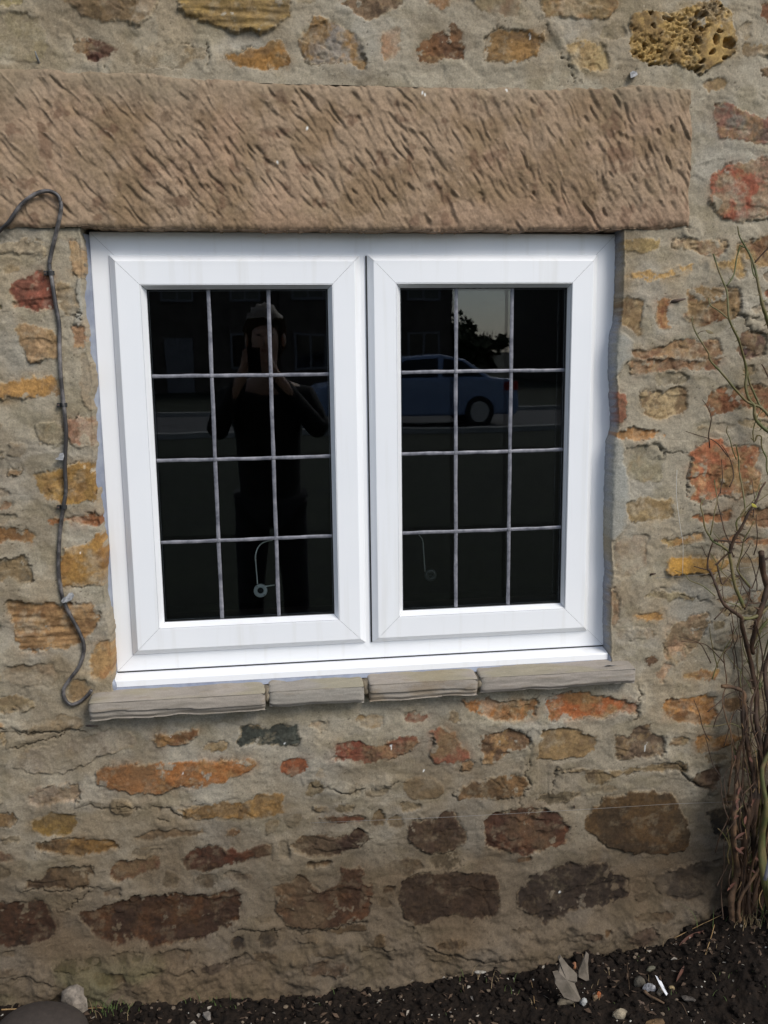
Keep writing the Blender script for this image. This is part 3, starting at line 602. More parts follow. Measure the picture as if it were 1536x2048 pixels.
# ------------------------------------------------------------------ SILL SLABS
BEDM = noisy('joint_mortar', tuple(lin((96, 86, 70))), tuple(lin((136, 124, 104))), 40, bump=.002)
def slab(x0, x1, ztop, h, yf, seed, c1, c2, xl=0, xr=0, split=None):
    xs = np.arange(x0, x1+.001, .003); prof = []
    ny, nz = 24, 22
    for k in range(ny): prof.append((YW+.03+(yf-YW-.03)*k/(ny-1), 0, 0))
    for k in range(1, nz+1): prof.append((yf, -h*k/nz, 1))
    for k in range(1, 14): prof.append((yf+(YW+.04-yf)*k/13, -h, 2))
    PY = np.array([p[0] for p in prof]); PZ = np.array([p[1] for p in prof]); K = np.array([p[2] for p in prof]); s = np.arange(len(prof))*.003
    XX, SS = np.meshgrid(xs, s); XX2 = XX+seed*3.7
    y = np.tile(PY[:, None], (1, len(xs))); z_ = np.tile(PZ[:, None], (1, len(xs))); k2 = np.tile(K[:, None], (1, len(xs)))
    n1 = fbm(XX2, SS, .05, 4, 800+seed, stretch=3); n2 = fbm(XX2, SS, .012, 3, 820+seed, stretch=4)
    edge = np.minimum(XX-x0, x1-XX); er = .006*np.exp(-edge/.004)
    front = k2 == 1
    zr = -z_/h
    bev = .004*np.exp(-np.minimum(np.abs(z_), np.abs(yf-y)+0*y)/.004)*(k2 < 2)
    y = y+np.where(front, -.0012*n1-.0007*n2+er, 0)+np.where(k2 == 1, .003*np.exp(z_/.004), 0)
    if split is not None: y = y+np.where(front & (zr > split+.03*n1+.12*(XX-x0)/(x1-x0)), .005+.002*n2, 0)
    y += np.where(k2 == 1, .006*sstep(.75, 1., zr), 0)
    bot = .003*fbm(XX2, SS*0, .06, 3, 840+seed)
    z_ = z_+ztop+np.where(k2 == 0, .0012*n2-.006*(YW-y)/.05*0-.10*(YW-y)-er*.6, 0)+np.where(k2 >= 1, -.10*(YW-yf), 0)+zr*bot*(k2 >= 1)+.0004*n2
    c = np.ones(XX.shape+(3,), np.float32)*lin(c1); c = mix(c, lin(c2), .7*sstep(-.4, .6, fbm(XX2, z_, .022, 5, 860+seed, stretch=3, gain=.65)))
    c = mix(c, lin((142, 134, 108)), .6*(k2 == 0)*sstep(-.4, .4, n1)); c = mix(c, lin((118, 104, 84)), .35*sstep(.45, .9, n2)); c *= (1+.08*n2)[..., None]
    n = len(xs); m = len(prof); idx = np.arange(n*m).reshape(m, n)
    F = np.stack([idx[:-1, :-1], idx[1:, :-1], idx[1:, 1:], idx[:-1, 1:]], -1).reshape(-1, 4)
    V = np.stack([XX, y, z_], -1).reshape(-1, 3); F = F.tolist()
    V = V.tolist(); cc = c.reshape(-1, 3).tolist()
    for col, fl in ((0, 0), (n-1, 1)):                   # end faces
        ring = [int(idx[r_, col]) for r_ in range(m)]; cen = len(V); V.append([V[ring[0]][0], YW+.02, ztop-h/2]); cc.append(cc[ring[0]])
        for a, b_ in zip(ring[:-1], ring[1:]): F.append([a, b_, cen] if fl else [b_, a, cen])
    F4 = [tuple(f) for f in F]
    return child('sill_slab', V, F4, M_SLAB, WALL, True, np.clip(np.array(cc), .004, .9))
sx = [unp(p[0], p[1], -.1)[0] for p in ((178, 1410), (530, 1395), (538, 1395), (729, 1380), (739, 1380), (955, 1375), (961, 1370), (1272, 1345))]
tag(slab(sx[0], sx[1], -.5260, .045, -.113, 1, (150, 141, 130), (135, 127, 115), split=.55), 'long left sill slab with a split layered front edge')
slab(sx[2], sx[3], -.5258, .041, -.108, 2, (148, 142, 132), (137, 130, 120))
slab(sx[4], sx[5], -.5240, .044, -.107, 3, (148, 139, 128), (135, 119, 98), split=.5)
slab(sx[6], sx[7], -.5235, .040, -.105, 4, (150, 141, 131), (137, 130, 119))
for k_ in (1, 3, 5):
    xa_, xb_ = sx[k_]-.002, sx[k_+1]+.002; m_ = MB(); m_.blob(((xa_+xb_)/2, -.066, -.548), (abs(xb_-xa_)*.8+.002, .036, .017), 60+k_, .15, sub=3); m_.build('joint_mortar', BEDM, WALL, True)
b = MB(); b.box(-.63, .63, YW+.012, .0, -.60, -.531); b.build('sill_bed', M_SLAB if False else noisy('bed_mortar', tuple(lin((90, 80, 66))), tuple(lin((130, 118, 98))), 30, bump=.002), WALL)

# ------------------------------------------------------------------ WINDOW
WIN = empty('casement_window', (0, -.012, -.50), 'white plastic two-casement window with grey leaded grid on both panes', 'window')
def rect_profile(x0, x1, z0, z1, prof, gap=.00035):
    """four mitred members; prof = (inset, y) polyline"""
    m = MB()
    corners = [(x0, z0, 1, 1), (x1, z0, -1, 1), (x1, z1, -1, -1), (x0, z1, 1, -1)]
    for k in range(4):
        ca_, cb_ = corners[k], corners[(k+1) % 4]; dx, dz = cb_[0]-ca_[0], cb_[1]-ca_[1]; L_ = math.hypot(dx, dz); tx, tz = dx/L_, dz/L_
        V = []
        for (d, y) in prof:
            V.append((ca_[0]+ca_[2]*d+tx*gap, y, ca_[1]+ca_[3]*d+tz*gap)); V.append((cb_[0]+cb_[2]*d-tx*gap, y, cb_[1]+cb_[3]*d-tz*gap))
        m.add(V, [(2*i, 2*i+1, 2*i+3, 2*i+2) for i in range(len(prof)-1)])
    return m
FX0, FX1, FZ0, FZ1 = -.5985, .5945, -.4965, .5045
rect_profile(FX0, FX1, FZ0, FZ1, [(0, .06), (0, -.0105), (.0015, -.012), (.052, -.012), (.052, .05)]).build('frame', M_UPVC, WIN)
rect_profile(FX0+.0005, FX1-.0005, FZ0+.0005, FZ1-.0005, [(0, -.0095), (.051, -.0095)], 0).build('frame_joint', M_GROOVE, WIN)
b = MB(); zt = FZ1-.0525; zb = FZ0+.0525
b.add([(-.030, -.0118, zb), (.030, -.0118, zb), (.030, -.0118, zt), (0, -.0118, zt+.03), (-.030, -.0118, zt), (0, -.0118, zb-.03),], [(0, 5, 1, 2, 3, 4)])
m_ = MB(); m_.box(-.030, .030, -.0126, .05, zb, zt)
m_.add([(-.030, -.0126, zt), (.030, -.0126, zt), (.0, -.0126, zt+.030)], [(0, 1, 2)]); m_.add([(-.030, -.0126, zb), (0, -.0126, zb-.03), (.030, -.0126, zb)], [(0, 1, 2)])
m_.build('mullion', M_UPVC, WIN)
# lower sill of the window
cz0 = -.5205
prof = [(-.012, FZ0-.0005), (-.0125, FZ0-.0035), (-.044, FZ0-.0075), (-.0475, FZ0-.0085), (-.0485, FZ0-.0105), (-.0485, cz0), (-.046, cz0-.001), (.02, cz0-.001)]
V = []; 
for xx in (FX0-.002, FX1-.002): V += [(xx, y, z_) for y, z_ in prof]
n = len(prof); F = [(i, i+1, n+i+1, n+i) for i in range(n-1)]+[tuple(range(n-1, -1, -1)), tuple(range(n, 2*n))]
child('window_sill', V, F, M_UPVC, WIN)
m_ = MB(); m_.box(FX0+.001, FX1-.001, -.0135, -.011, FZ0-.0016, FZ0+.0002); m_.build('sill_joint', M_GASK, WIN)
def glass_mat():
    m = bpy.data.materials.new('window_glass'); m.use_nodes = True; nt = m.node_tree; N = nt.nodes; L = nt.links
    for n_ in list(N): N.remove(n_)
    out = N.new('ShaderNodeOutputMaterial'); mx = N.new('ShaderNodeMixShader'); fr = N.new('ShaderNodeFresnel'); fr.inputs[0].default_value = 1.52
    gl = N.new('ShaderNodeBsdfGlossy'); gl.inputs['Roughness'].default_value = 0.012; gl.inputs['Color'].default_value = (.96, .98, 1, 1)
    tr = N.new('ShaderNodeBsdfTransparent'); tr.inputs['Color'].default_value = (.90, .93, .91, 1)
    n = N.new('ShaderNodeTexNoise'); n.inputs['Scale'].default_value = 5; n.inputs['Detail'].default_value = 1; tc = N.new('ShaderNodeTexCoord'); L.new(tc.outputs['Object'], n.inputs['Vector'])
    bp = N.new('ShaderNodeBump'); bp.inputs['Distance'].default_value = .0002; L.new(n.outputs['Fac'], bp.inputs['Height']); L.new(bp.outputs[0], gl.inputs['Normal'])
    L.new(fr.outputs[0], mx.inputs[0]); L.new(tr.outputs[0], mx.inputs[1]); L.new(gl.outputs[0], mx.inputs[2]); L.new(mx.outputs[0], out.inputs[0]); return m
M_GLASS = glass_mat()
M_LEAD = noisy('weathered_lead', tuple(lin((88, 89, 97))), tuple(lin((142, 141, 147))), 45, rough=.5, bump=.0004, bscale=200, contrast=(.35, .68)); M_LEAD.node_tree.nodes['Principled BSDF'].inputs['Metallic'].default_value = .15
def sash(x0, x1, z0, z1, gx0, gx1, gz0, gz1, label, seed):
    ins = [gx0-x0, x1-gx1, gz0-z0, z1-gz1]
    m = MB(); prof = [(0, -.006), (0, -.0155), (.0012, -.0168), (.0128, -.0292), (.0142, -.0300)]
    d_in = .0625
    prof2 = prof+[(d_in, -.0300), (d_in+.0008, -.0292)]
    o = rect_profile(x0, x1, z0, z1, prof2).build('casement', M_UPVC, WIN); tag(o, label)
    # bead from the flat of the sash down to the glass opening (its own member, fine groove between)
    bx0, bx1, bz0, bz1 = x0+d_in+.001, x1-d_in-.001, z0+d_in+.001, z1-d_in-.001
    m = MB(); outer = [(bx0, bz0), (bx1, bz0), (bx1, bz1), (bx0, bz1)]; inner = [(gx0, gz0), (gx1, gz0), (gx1, gz1), (gx0, gz1)]
    for k in range(4):
        a, b_ = outer[k], outer[(k+1) % 4]; c, d = inner[k], inner[(k+1) % 4]; L_ = math.hypot(b_[0]-a[0], b_[1]-a[1]); tx, tz = (b_[0]-a[0])/L_*.0003, (b_[1]-a[1])/L_*.0003
        lerp = lambda p, q, t: (p[0]*(1-t)+q[0]*t, p[1]*(1-t)+q[1]*t)
        a2, b2 = lerp(a, c, .12), lerp(b_, d, .12)
        V = [(a[0]+tx, -.0288, a[1]+tz), (b_[0]-tx, -.0288, b_[1]-tz), (a2[0]+tx, -.0294, a2[1]+tz), (b2[0]-tx, -.0294, b2[1]-tz), (c[0]+tx, -.0075, c[1]+tz), (d[0]-tx, -.0075, d[1]-tz), (c[0]+tx, -.0035, c[1]+tz), (d[0]-tx, -.0035, d[1]-tz)]
        m.add(V, [(0, 1, 3, 2), (2, 3, 5, 4), (4, 5, 7, 6)])
    m.build('glazing_bead', M_UPVC, o)
    rect_profile(bx0-.004, bx1+.004, bz0-.004, bz1+.004, [(0, -.026), (.006, -.026)], 0).build('bead_groove', M_GROOVE, o)
    rect_profile(gx0-.001, gx1+.001, gz0-.001, gz1+.001, [(0, -.0035), (.0022, -.0030), (.0025, -.0004)], 0).build('gasket', M_GASK, o)
    g_ = MB(); g_.add([(gx0-.004, 0, gz0-.004), (gx1+.004, 0, gz0-.004), (gx1+.004, 0, gz1+.004), (gx0-.004, 0, gz1+.004)], [(0, 1, 2, 3)])
    g_.add([(gx0-.004, .024, gz0-.004), (gx1+.004, .024, gz0-.004), (gx1+.004, .024, gz1+.004), (gx0-.004, .024, gz1+.004)], [(0, 1, 2, 3)])
    g_.build('pane', M_GLASS, o)
    sp = rect_profile(gx0-.006, gx1+.006, gz0-.006, gz1+.006, [(0, .004), (.0085, .004), (.0085, .020)], 0); sp.build('spacer_bar', M_GASK, o)
    sp = rect_profile(gx0+.0028, gx1-.0028, gz0+.0028, gz1-.0028, [(0, .0035), (.0007, .0035)], 0); sp.build('spacer_edge', principled('dull_aluminium', (.25, .25, .26), .5), o)
    # inner frame seen through the glass
    sp = rect_profile(gx0-.02, gx1+.02, gz0-.02, gz1+.02, [(0, .026), (.010, .026), (.010, .06)], 0); sp.build('inner_frame', principled('dark_inner_frame', (.10, .10, .10), .5), o)
    # lead strips: low rounded cames with slightly wandering edges
    lm = MB(); g2 = np.random.default_rng(seed); W_, D_ = gx1-gx0, gz1-gz0
    def strip(p0, p1, wd, vert, ybase):
        n_ = 44; ph = g2.uniform(0, 6, 4); V = []; F = []
        for i in range(n_+1):
            t = i/n_; off = .0005*math.sin(t*5+ph[0])+.00025*math.sin(t*23+ph[1]); wl = wd/2*(1+.05*math.sin(t*31+ph[2])+.04*math.sin(t*57+ph[3])); c = p0+(p1-p0)*t
            for q, yy in ((-1, 0), (-.75, 1), (0, 1.25), (.75, 1), (1, 0)):
                y_ = ybase-.0011*yy
                V.append((vert+off+q*wl, y_, c) if isinstance(vert, float) else (c, y_, vert[0]+off+q*wl))
        for i in range(n_):
            for k in range(4): a = i*5+k; F.append((a, a+1, a+6, a+5))
        lm.add(V, F)
    for k in (1, 2): strip(gz0+.001, gz1-.001, .0086, float(gx0+W_*k/3), -.0004)
    for k in (1, 2, 3): strip(gx0+.001, gx1-.001, .0082, (float(gz0+D_*k/4),), -.0010)
    for i in (1, 2):
        for k in (1, 2, 3): lm.blob((gx0+W_*i/3, -.0022, gz0+D_*k/4), (.0052, .0008, .0050), seed+i*7+k, .15, sub=2)
    lm.build('leaded_grid', M_LEAD, o, True)
    return o
SL = sash(-.5590, -.0090, -.4545, .4548, -.4840, -.0822, -.3825, .3820, 'left white opening casement', 1)
SR = sash(.0072, .5492, -.4545, .4565, .0840, .4820, -.3825, .3835, 'right white opening casement', 2)
m_ = MB(); m_.box(.0040, .0070, -.0160, -.0128, -.4545, .4540); m_.build('side_seal', M_GASK, WIN)
# silicone round the frame
op = np.array([p for p in OPEN]); zs = np.linspace(-.522, .498, 170); 
def open_x(z_, side):
    row = np.linspace(-.64, -.58, 160) if side < 0 else np.linspace(.575, .64, 160)
    d = sdf(row, np.full(row.shape, z_), OPEN); ins_ = row[d < -.001]
    return (ins_.min() if side < 0 else ins_.max()) if len(ins_) else (-.605 if side < 0 else .60)
m_ = MB()
for side, fx in ((-1, FX0), (1, FX1)):
    V = []; F = []; nn = 6
    for i, z_ in enumerate(zs):
        ox = open_x(z_, side)+side*.0025; ox = min(ox, fx-.004) if side < 0 else max(ox, fx+.004); wob = .0012*math.sin(z_*60+side)+.0008*math.sin(z_*143)
        for k in range(nn):
            t = k/(nn-1); yy = -.0095+(-.036-wob*2)*t**1.6; V.append((fx-side*.0012+(ox-fx+side*.0012)*t, yy+.002*math.sin(math.pi*t)+wob*.4, z_))
    for i in range(len(zs)-1):
        for k in range(nn-1): a = i*nn+k; F.append((a, a+1, a+nn+1, a+nn) if side > 0 else (a, a+nn, a+nn+1, a+1))
    m_.add(V, F)
V = []; F = []; xs_ = np.linspace(FX0-.012, FX1+.006, 190)
for x_ in xs_:
    wb = .0014*math.sin(x_*37)+.0009*math.sin(x_*91)
    V += [(x_, -.0455, cz0+.0015), (x_, -.0500, cz0-.0030), (x_, -.0560-wb, cz0-.0066-wb*.6), (x_, -.0620-wb*2, cz0-.0078)]
for i in range(len(xs_)-1):
    for k in range(3): a = i*4+k; F.append((a, a+1, a+5, a+4))
m_.add(V, F)
m_.blob((FX0-.008, -.047, cz0+.004), (.010, .010, .014), 3, .2); m_.blob((FX1+.004, -.046, cz0+.002), (.007, .009, .018), 4, .2)
m_.build('sealant', M_SIL, WIN, True)
m_ = MB(); m_.box(FX0-.03, FX1+.03, .03, .05, -.53, FZ0); m_.box(FX0-.035, FX0, .02, .05, -.53, .51); m_.box(FX1, FX1+.035, .02, .05, -.53, .51); m_.box(FX0, FX1, .03, .05, FZ1, .515); m_.build('packer', M_GASK, WIN)
# dark room behind the panes
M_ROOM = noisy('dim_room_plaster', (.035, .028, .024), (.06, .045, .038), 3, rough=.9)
ROOM = empty('room', (0, 2.0, -1.2), 'unlit dark room seen dimly through the leaded window panes', 'room')
V = [(-1.6, .26, -1.3), (1.6, .26, -1.3), (1.6, 3.5, -1.3), (-1.6, 3.5, -1.3), (-1.6, .26, 1.2), (1.6, .26, 1.2), (1.6, 3.5, 1.2), (-1.6, 3.5, 1.2)]
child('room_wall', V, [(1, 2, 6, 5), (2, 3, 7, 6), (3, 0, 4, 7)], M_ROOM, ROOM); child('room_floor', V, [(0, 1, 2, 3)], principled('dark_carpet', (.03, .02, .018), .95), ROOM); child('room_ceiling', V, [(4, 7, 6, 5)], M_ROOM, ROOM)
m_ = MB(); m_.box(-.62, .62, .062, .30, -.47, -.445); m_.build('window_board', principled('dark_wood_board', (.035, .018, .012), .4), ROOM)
# round plastic discs with bent wire behind the glass
def hook(u, v, rad, wires, mat, wm, label, nm='wire_hook', yb=.034):
    c = unp(u, v, yb); root = empty(nm, tuple(c), label, 'hook', 'round discs with bent wire inside the window')
    m = MB(); seg = 28
    P = [(rad*.45, 0), (rad*.50, -.0035), (rad*.62, -.0045), (rad*.95, -.0045), (rad, -.003), (rad, .0035)]
    V = []; F = []
    for (r_, yy) in P:
        for k in range(seg): V.append((c[0]+r_*math.cos(2*math.pi*k/seg), c[1]+yy, c[2]+r_*math.sin(2*math.pi*k/seg)))
    for i in range(len(P)-1):
        for k in range(seg): F.append((i*seg+k, i*seg+(k+1) % seg, (i+1)*seg+(k+1) % seg, (i+1)*seg+k))
    m.add(V, F).build('disc', mat, root, True)
    m = MB(); m.tube([(c[0], c[1]-.002, c[2]), (c[0], c[1]+.002, c[2])], rad*.42, 20); m.tube([(c[0], c[1]-.004, c[2]), (c[0], c[1]+.0, c[2])], rad*.15, 12); m.build('hub', M_GASK, root)
    for a in (2.2, 5.4):
        m = MB(); m.tube([(c[0]+rad*.8*math.cos(a), c[1]-.0048, c[2]+rad*.8*math.sin(a)), (c[0]+rad*.8*math.cos(a), c[1]-.0040, c[2]+rad*.8*math.sin(a))], rad*.08, 8)
        m.build('screw_hole', M_GASK, root)
    for wr in wires:
        m = MB(); m.tube(smooth_path([unp(a, b_, yb-.001) for a, b_ in wr], 6), .0015, 6); m.build('wire', wm, root, True)
hook(521, 1181, .0165, [[(515, 1168), (512, 1130), (511, 1112), (516, 1095), (527, 1085), (545, 1080)], [(528, 1173), (549, 1170)]], principled('clear_grey_plastic', (.62, .63, .64), .25), principled('white_wire', (.95, .93, .90), .4), 'round pale plastic disc with bright curved wire behind the left leaded pane')
hook(861, 1150, .0150, [[(838, 1070), (845, 1080), (847, 1100), (850, 1143)]], principled('smoked_plastic', (.05, .05, .05), .3), principled('dull_wire', (.40, .39, .37), .4), 'dark disc with short curved wire behind the right leaded pane', yb=.034)

# ------------------------------------------------------------------ CABLE AND FIXINGS
path = [(-40,500),(0,461),(20,446),(45,411),(75,389),(100,384),(118,393),(124,410),(123,428),(113,464),(103,500),(98,528),(101,547),(104,565),(111,610),(118,650),(119,700),(122,760),(127,808),(130,840),(132,868),(129,930),(131,980),(127,1013),(120,1060),(117,1110),(118,1150),(126,1198),(141,1232),(158,1265),(168,1295),(160,1330),(141,1357),(127,1380),(130,1400),(142,1410),(160,1404),(176,1390),(183,1380)]
P3 = []
for u, v in path:
    p = unp(u, v, -.070); yy = min(wall_y(p[0]+dx, p[2]+dz) for dx in (-.006, 0, .006) for dz in (-.006, 0, .006)) if p[2] < .49 or True else 0
    if .5 < p[2] < .82: yy = YW-.016
    P3.append(np.array([p[0], yy-.0048, p[2]]))
ys = np.array([p[1] for p in P3]); ys = np.minimum(ys, np.convolve(np.pad(ys, 1, 'edge'), [.3, .4, .3], 'valid'))
P3 = [np.array([p[0], y_, p[2]]) for p, y_ in zip(P3, ys)]
m_ = MB(); m_.tube(smooth_path(P3, 7), .0044, 10); tag(m_.build('cable', M_CABLE, None, True), 'worn black cable looping down the wall left of the window', 'cable')
M_CLIP = principled('black_clip_plastic', (.02, .02, .02), .45); M_NAIL = noisy('rusty_steel', (.05, .035, .03), (.14, .09, .06), 200, rough=.7)
for (u, v, ang, lab) in [(101,546,.0,'topmost black cable clip, beside the dark red stone'), (127,810,.1,'black cable clip on the cable beside the thin ochre stone'), (127,1014,-.1,'black cable clip below the ochre stone with white lichen')]:
    p = unp(u, v, -.07); yw = wall_y(p[0], p[2]); root = empty('cable_clip', (p[0], yw, p[2]), lab, 'cable clip', 'clips holding the cable')
    m_ = MB(); pts = []
    for k in range(9): t = math.pi*k/8; pts.append((p[0]+.0072*math.cos(t), yw-.004-.0072*math.sin(t), p[2]))
    for a, b_ in zip(pts[:-1], pts[1:]):
        m_.add([(a[0], a[1], p[2]-.0045), (b_[0], b_[1], p[2]-.0045), (b_[0], b_[1], p[2]+.0045), (a[0], a[1], p[2]+.0045)], [(0, 1, 2, 3)])
    m_.box(p[0]-.0135, p[0]-.0070, yw-.010, yw+.002, p[2]-.0045, p[2]+.0045); m_.build('saddle', M_CLIP, root)
    m_ = MB(); m_.tube([(p[0]-.0102, yw-.0125, p[2]), (p[0]-.0102, yw-.002, p[2])], .0022, 10); m_.build('nail_head', M_NAIL, root)
def flake(name, cr_, s, y, th, mat, lab, cat, group=None, tilt=0):
    P = [unp(u, v, y) for u, v in pix(cr_, s)]; c = np.mean(P, 0); n_ = len(P); V = []
    for s_ in (-1, 1):
        for i, p in enumerate(P): V.append((p[0], p[1]+s_*th/2+tilt*(p[2]-c[2])+.0015*math.sin(i*2.1), p[2]))
    F = [tuple(range(n_)), tuple(range(2*n_-1, n_-1, -1))]+[(i, n_+i, n_+(i+1) % n_, (i+1) % n_) for i in range(n_)]
    return tag(mesh(name, V, F, mat), lab, cat, group)
M_LEADCLIP = noisy('bent_lead_tab', (.12, .12, .12), (.3, .3, .3), 120, rough=.5)
flake('lead_tab', 'D', '362,772 372,757 395,745 405,730 425,728 438,742 425,765 400,778 375,782', -.075, .0016, M_LEADCLIP, 'bent grey lead tab pinning the cable below the square ochre stone', 'lead tab', 'lead tabs on the cable', .5)
flake('lead_tab', 'C', '325,1412 345,1400 352,1378 372,1376 378,1395 375,1418 345,1416', -.073, .0016, M_LEADCLIP, 'bent grey lead tab above the lichen-spotted ochre stone', 'lead tab', 'lead tabs on the cable', .5)
def nail(u, v, du, dv, ln, rad, lab, mat=M_NAIL, taper=True):
    p = unp(u, v, YW); yw = wall_y(p[0], p[2]); q = unp(u+du, v+dv, YW); m = MB()
    a = np.array([p[0], yw+.004, p[2]]); e = np.array([q[0], yw-ln, q[2]]); m.tube([a, a*.5+e*.5, e], [rad, rad*.9, rad*(.4 if taper else 1)], 9)
    if not taper: m.tube([e, e+(e-a)/np.linalg.norm(e-a)*.0015], rad*1.9, 10)
    tag(m.build('wall_nail', mat, None, True), lab, 'nail', 'old nails in the wall')
nail(78, 128, -4, -20, .018, .0026, 'short steel nail in mortar above the left end of the lintel', M_LEADCLIP)
nail(1342, 604, 24, -6, .014, .0045, 'tapering rusty spike right of the window by the brown block')
nail(1150, 1618, -6, -14, .016, .0022, 'small dark nail below the sill above the big brown stone')
nail(168, 1452, 30, -4, .012, .0026, 'small rusty spike in the crevice under the left sill end')
nail(1300, 1150, 6, -6, .015, .0030, 'bent nail tying the upper training wire right of window')
flake('lead_tab', 'B', '985,290 1000,280 1010,288 1012,276 1014,300 1000,310 982,316', -.070, .0018, M_LEADCLIP, 'small twisted grey metal tab just above the right of the lintel', 'lead tab', None, .6)
flake('lead_tab', 'F', '566,1150 590,1145 612,1150 635,1152 612,1170 592,1165', -.082, .0016, M_LEADCLIP, 'grey metal flake lying on the right end of the sill', 'lead tab', None, -2.)
M_WIRE = principled('galvanised_wire', (.20, .19, .18), .5)
for pts, lab, r_ in (([(1309,1156),(1400,1150),(1480,1137),(1560,1126)], 'upper galvanised training wire running off right behind the rose stems', .0007), ([(620,1646),(760,1640),(900,1634),(1150,1620),(1340,1608),(1560,1600)], 'lower training wire stretched across the big brown stones', .0006)):
    m_ = MB(); m_.tube([unp(u, v, -.084 if v < 1300 else -.088) for u, v in pts], r_*.6, 6); tag(m_.build('training_wire', M_WIRE, None, True), lab, 'wire', 'garden training wires')
m_ = MB(); m_.tube(smooth_path([unp(u, v, -.075) for u, v in ((1354,940),(1353,990),(1360,1050),(1366,1090),(1365,1150))], 5), .0005, 5); tag(m_.build('thread', principled('pale_thread', (.55, .53, .50), .6), None, True), 'pale thin thread hanging down the wall right of the window', 'thread')

# ------------------------------------------------------------------ GROUND
bx = np.array([-2.4, -.91, -.5, -.19, .126, .30, .456, .60, .728, .84, .93, 1.1, 2.8]); bz = np.array([-1.29, -1.292, -1.325, -1.3495, -1.3427, -1.332, -1.317, -1.312, -1.300, -1.250, -1.205, -1.175, -1.20])
def ground_z(x, y):
    e = np.interp(x, bx, bz); t = sstep(0, .55, -(y-YW)); return e*(1-t)+(-1.37)*t
def soil_z(x, y): return ground_z(x, y)+.010*fbm(x, y, .09, 3, 901)+.006*fbm(x, y, .022, 4, 911)+.0028*fbm(x, y, .008, 2, 921)
gx = axis(-2.5, 2.9, -1.0, 1.3, .0042, .03); gy = np.concatenate([np.arange(-1.15, -.45, .03), np.arange(-.45, .0, .0042)])
GX, GY = np.meshgrid(gx, gy); GZ = soil_z(GX, GY); idx = np.arange(GX.size).reshape(GX.shape)
F = np.stack([idx[:-1, :-1], idx[:-1, 1:], idx[1:, 1:], idx[1:, :-1]], -1).reshape(-1, 4)
tag(mesh('soil', np.stack([GX, GY, GZ], -1).reshape(-1, 3), F, M_SOIL, None, True), 'dark damp garden soil along the foot of the wall', None, None, 'structure')
def gp(u, v):
    d = AF+(u-768)/FPX*AR+(1024-v)/FPX*AU; t = 1.5
    for _ in range(60):
        p = CAM+t*d; t += (p[2]-float(ground_z(p[0], min(p[1], YW))))*.6
    p = CAM+t*d
    if p[1] > YW-.02: p = unp(u, v, YW-.035); 
    return np.array([p[0], p[1], float(soil_z(np.array([p[0]]), np.array([p[1]]))[0])])
g = np.random.default_rng(21)
def crumbs(name, n, r0, r1, mat, lab, cat, xr=(-1., 1.3), yr=(-.42, -.075), seed=0, sub=1, lift=.3):
    m = MB()
    for i in range(n):
        x, y = g.uniform(*xr), YW-.01-abs(g.normal())*.18; 
        if y < yr[0]: continue
        r_ = r0+(r1-r0)*g.random()**3; z_ = float(soil_z(np.array([x]), np.array([y]))[0]); m.blob((x, y, z_+r_*lift), (r_, r_*g.uniform(.6, 1.2), r_*g.uniform(.5, .9)), seed+i, .35, sub=sub)
    return tag(m.build(name, mat, None, False), lab, cat, None, 'stuff')
crumbs('soil_crumbs', 2600, .0015, .011, M_SOIL, 'loose dark crumbs of soil', 'soil', lift=.5)
g2_ = np.random.default_rng(404)
for nm_, n_, mat_, lab_ in (('leaf_litter', 800, noisy('brown_litter', (.035, .02, .012), (.12, .075, .045), 60, rough=.9), 'small brown crumpled bits of dead leaf on the soil'), ('pale_flakes', 110, noisy('pale_litter', (.22, .19, .15), (.36, .32, .27), 60, rough=.9), 'small pale dry flakes on the soil')):
    m = MB()
    for i in range(n_):
        x, y = g2_.uniform(-1, 1.3), YW-.012-abs(g2_.normal())*.16; z_ = float(soil_z(np.array([x]), np.array([y]))[0])+.003; L_ = g2_.uniform(.003, .011); a_ = g2_.uniform(0, 6.3); ca2, sa2 = math.cos(a_)*L_, math.sin(a_)*L_; w_ = L_*g2_.uniform(.2, .5); nx_, ny_ = -math.sin(a_)*w_, math.cos(a_)*w_; t1, t2, t3 = g2_.uniform(-.3, .6, 3)*L_
        m.add([(x-ca2, y-sa2, z_), (x+nx_, y+ny_, z_+t1), (x+ca2, y+sa2, z_+t2), (x-nx_, y-ny_, z_+t3), (x-ca2, y-sa2, z_-.0008), (x+nx_, y+ny_, z_+t1-.0008), (x+ca2, y+sa2, z_+t2-.0008), (x-nx_, y-ny_, z_+t3-.0008)], [(0, 1, 2), (0, 2, 3), (6, 5, 4), (7, 6, 4), (0, 4, 5, 1), (1, 5, 6, 2), (2, 6, 7, 3), (3, 7, 4, 0)])
    tag(m.build(nm_, mat_), lab_, 'litter', None, 'stuff')
crumbs('pale_grit', 150, .0009, .0032, principled('pale_grit', (.45, .42, .36), .8), 'tiny pale grit scattered on the soil', 'grit', seed=9000, lift=.8)
crumbs('brown_grit', 420, .0012, .0060, noisy('brown_grit', (.07, .05, .035), (.2, .15, .1), 40, rough=.9), 'small brown stones and bits in the soil', 'grit', seed=5000, lift=.6)
def rock(u, v, r, mat, lab, seed, name='pebble', grp='stones lying on the soil', rough=.42, sub=2, lift=.30, cat='stone', rot=0):
    p = gp(u, v); m = MB(); r = np.array(r, float); m.blob((0, 0, 0), r, seed, rough, sub=sub); c, s_ = math.cos(rot), math.sin(rot)
    V = np.array(m.V); V = np.stack([V[:, 0]*c-V[:, 1]*s_, V[:, 0]*s_+V[:, 1]*c, V[:, 2]], -1)+np.array([p[0], p[1], p[2]+r[2]*lift])
    return tag(mesh(name, V, m.F, mat, None, rough < .2), lab, cat, grp)
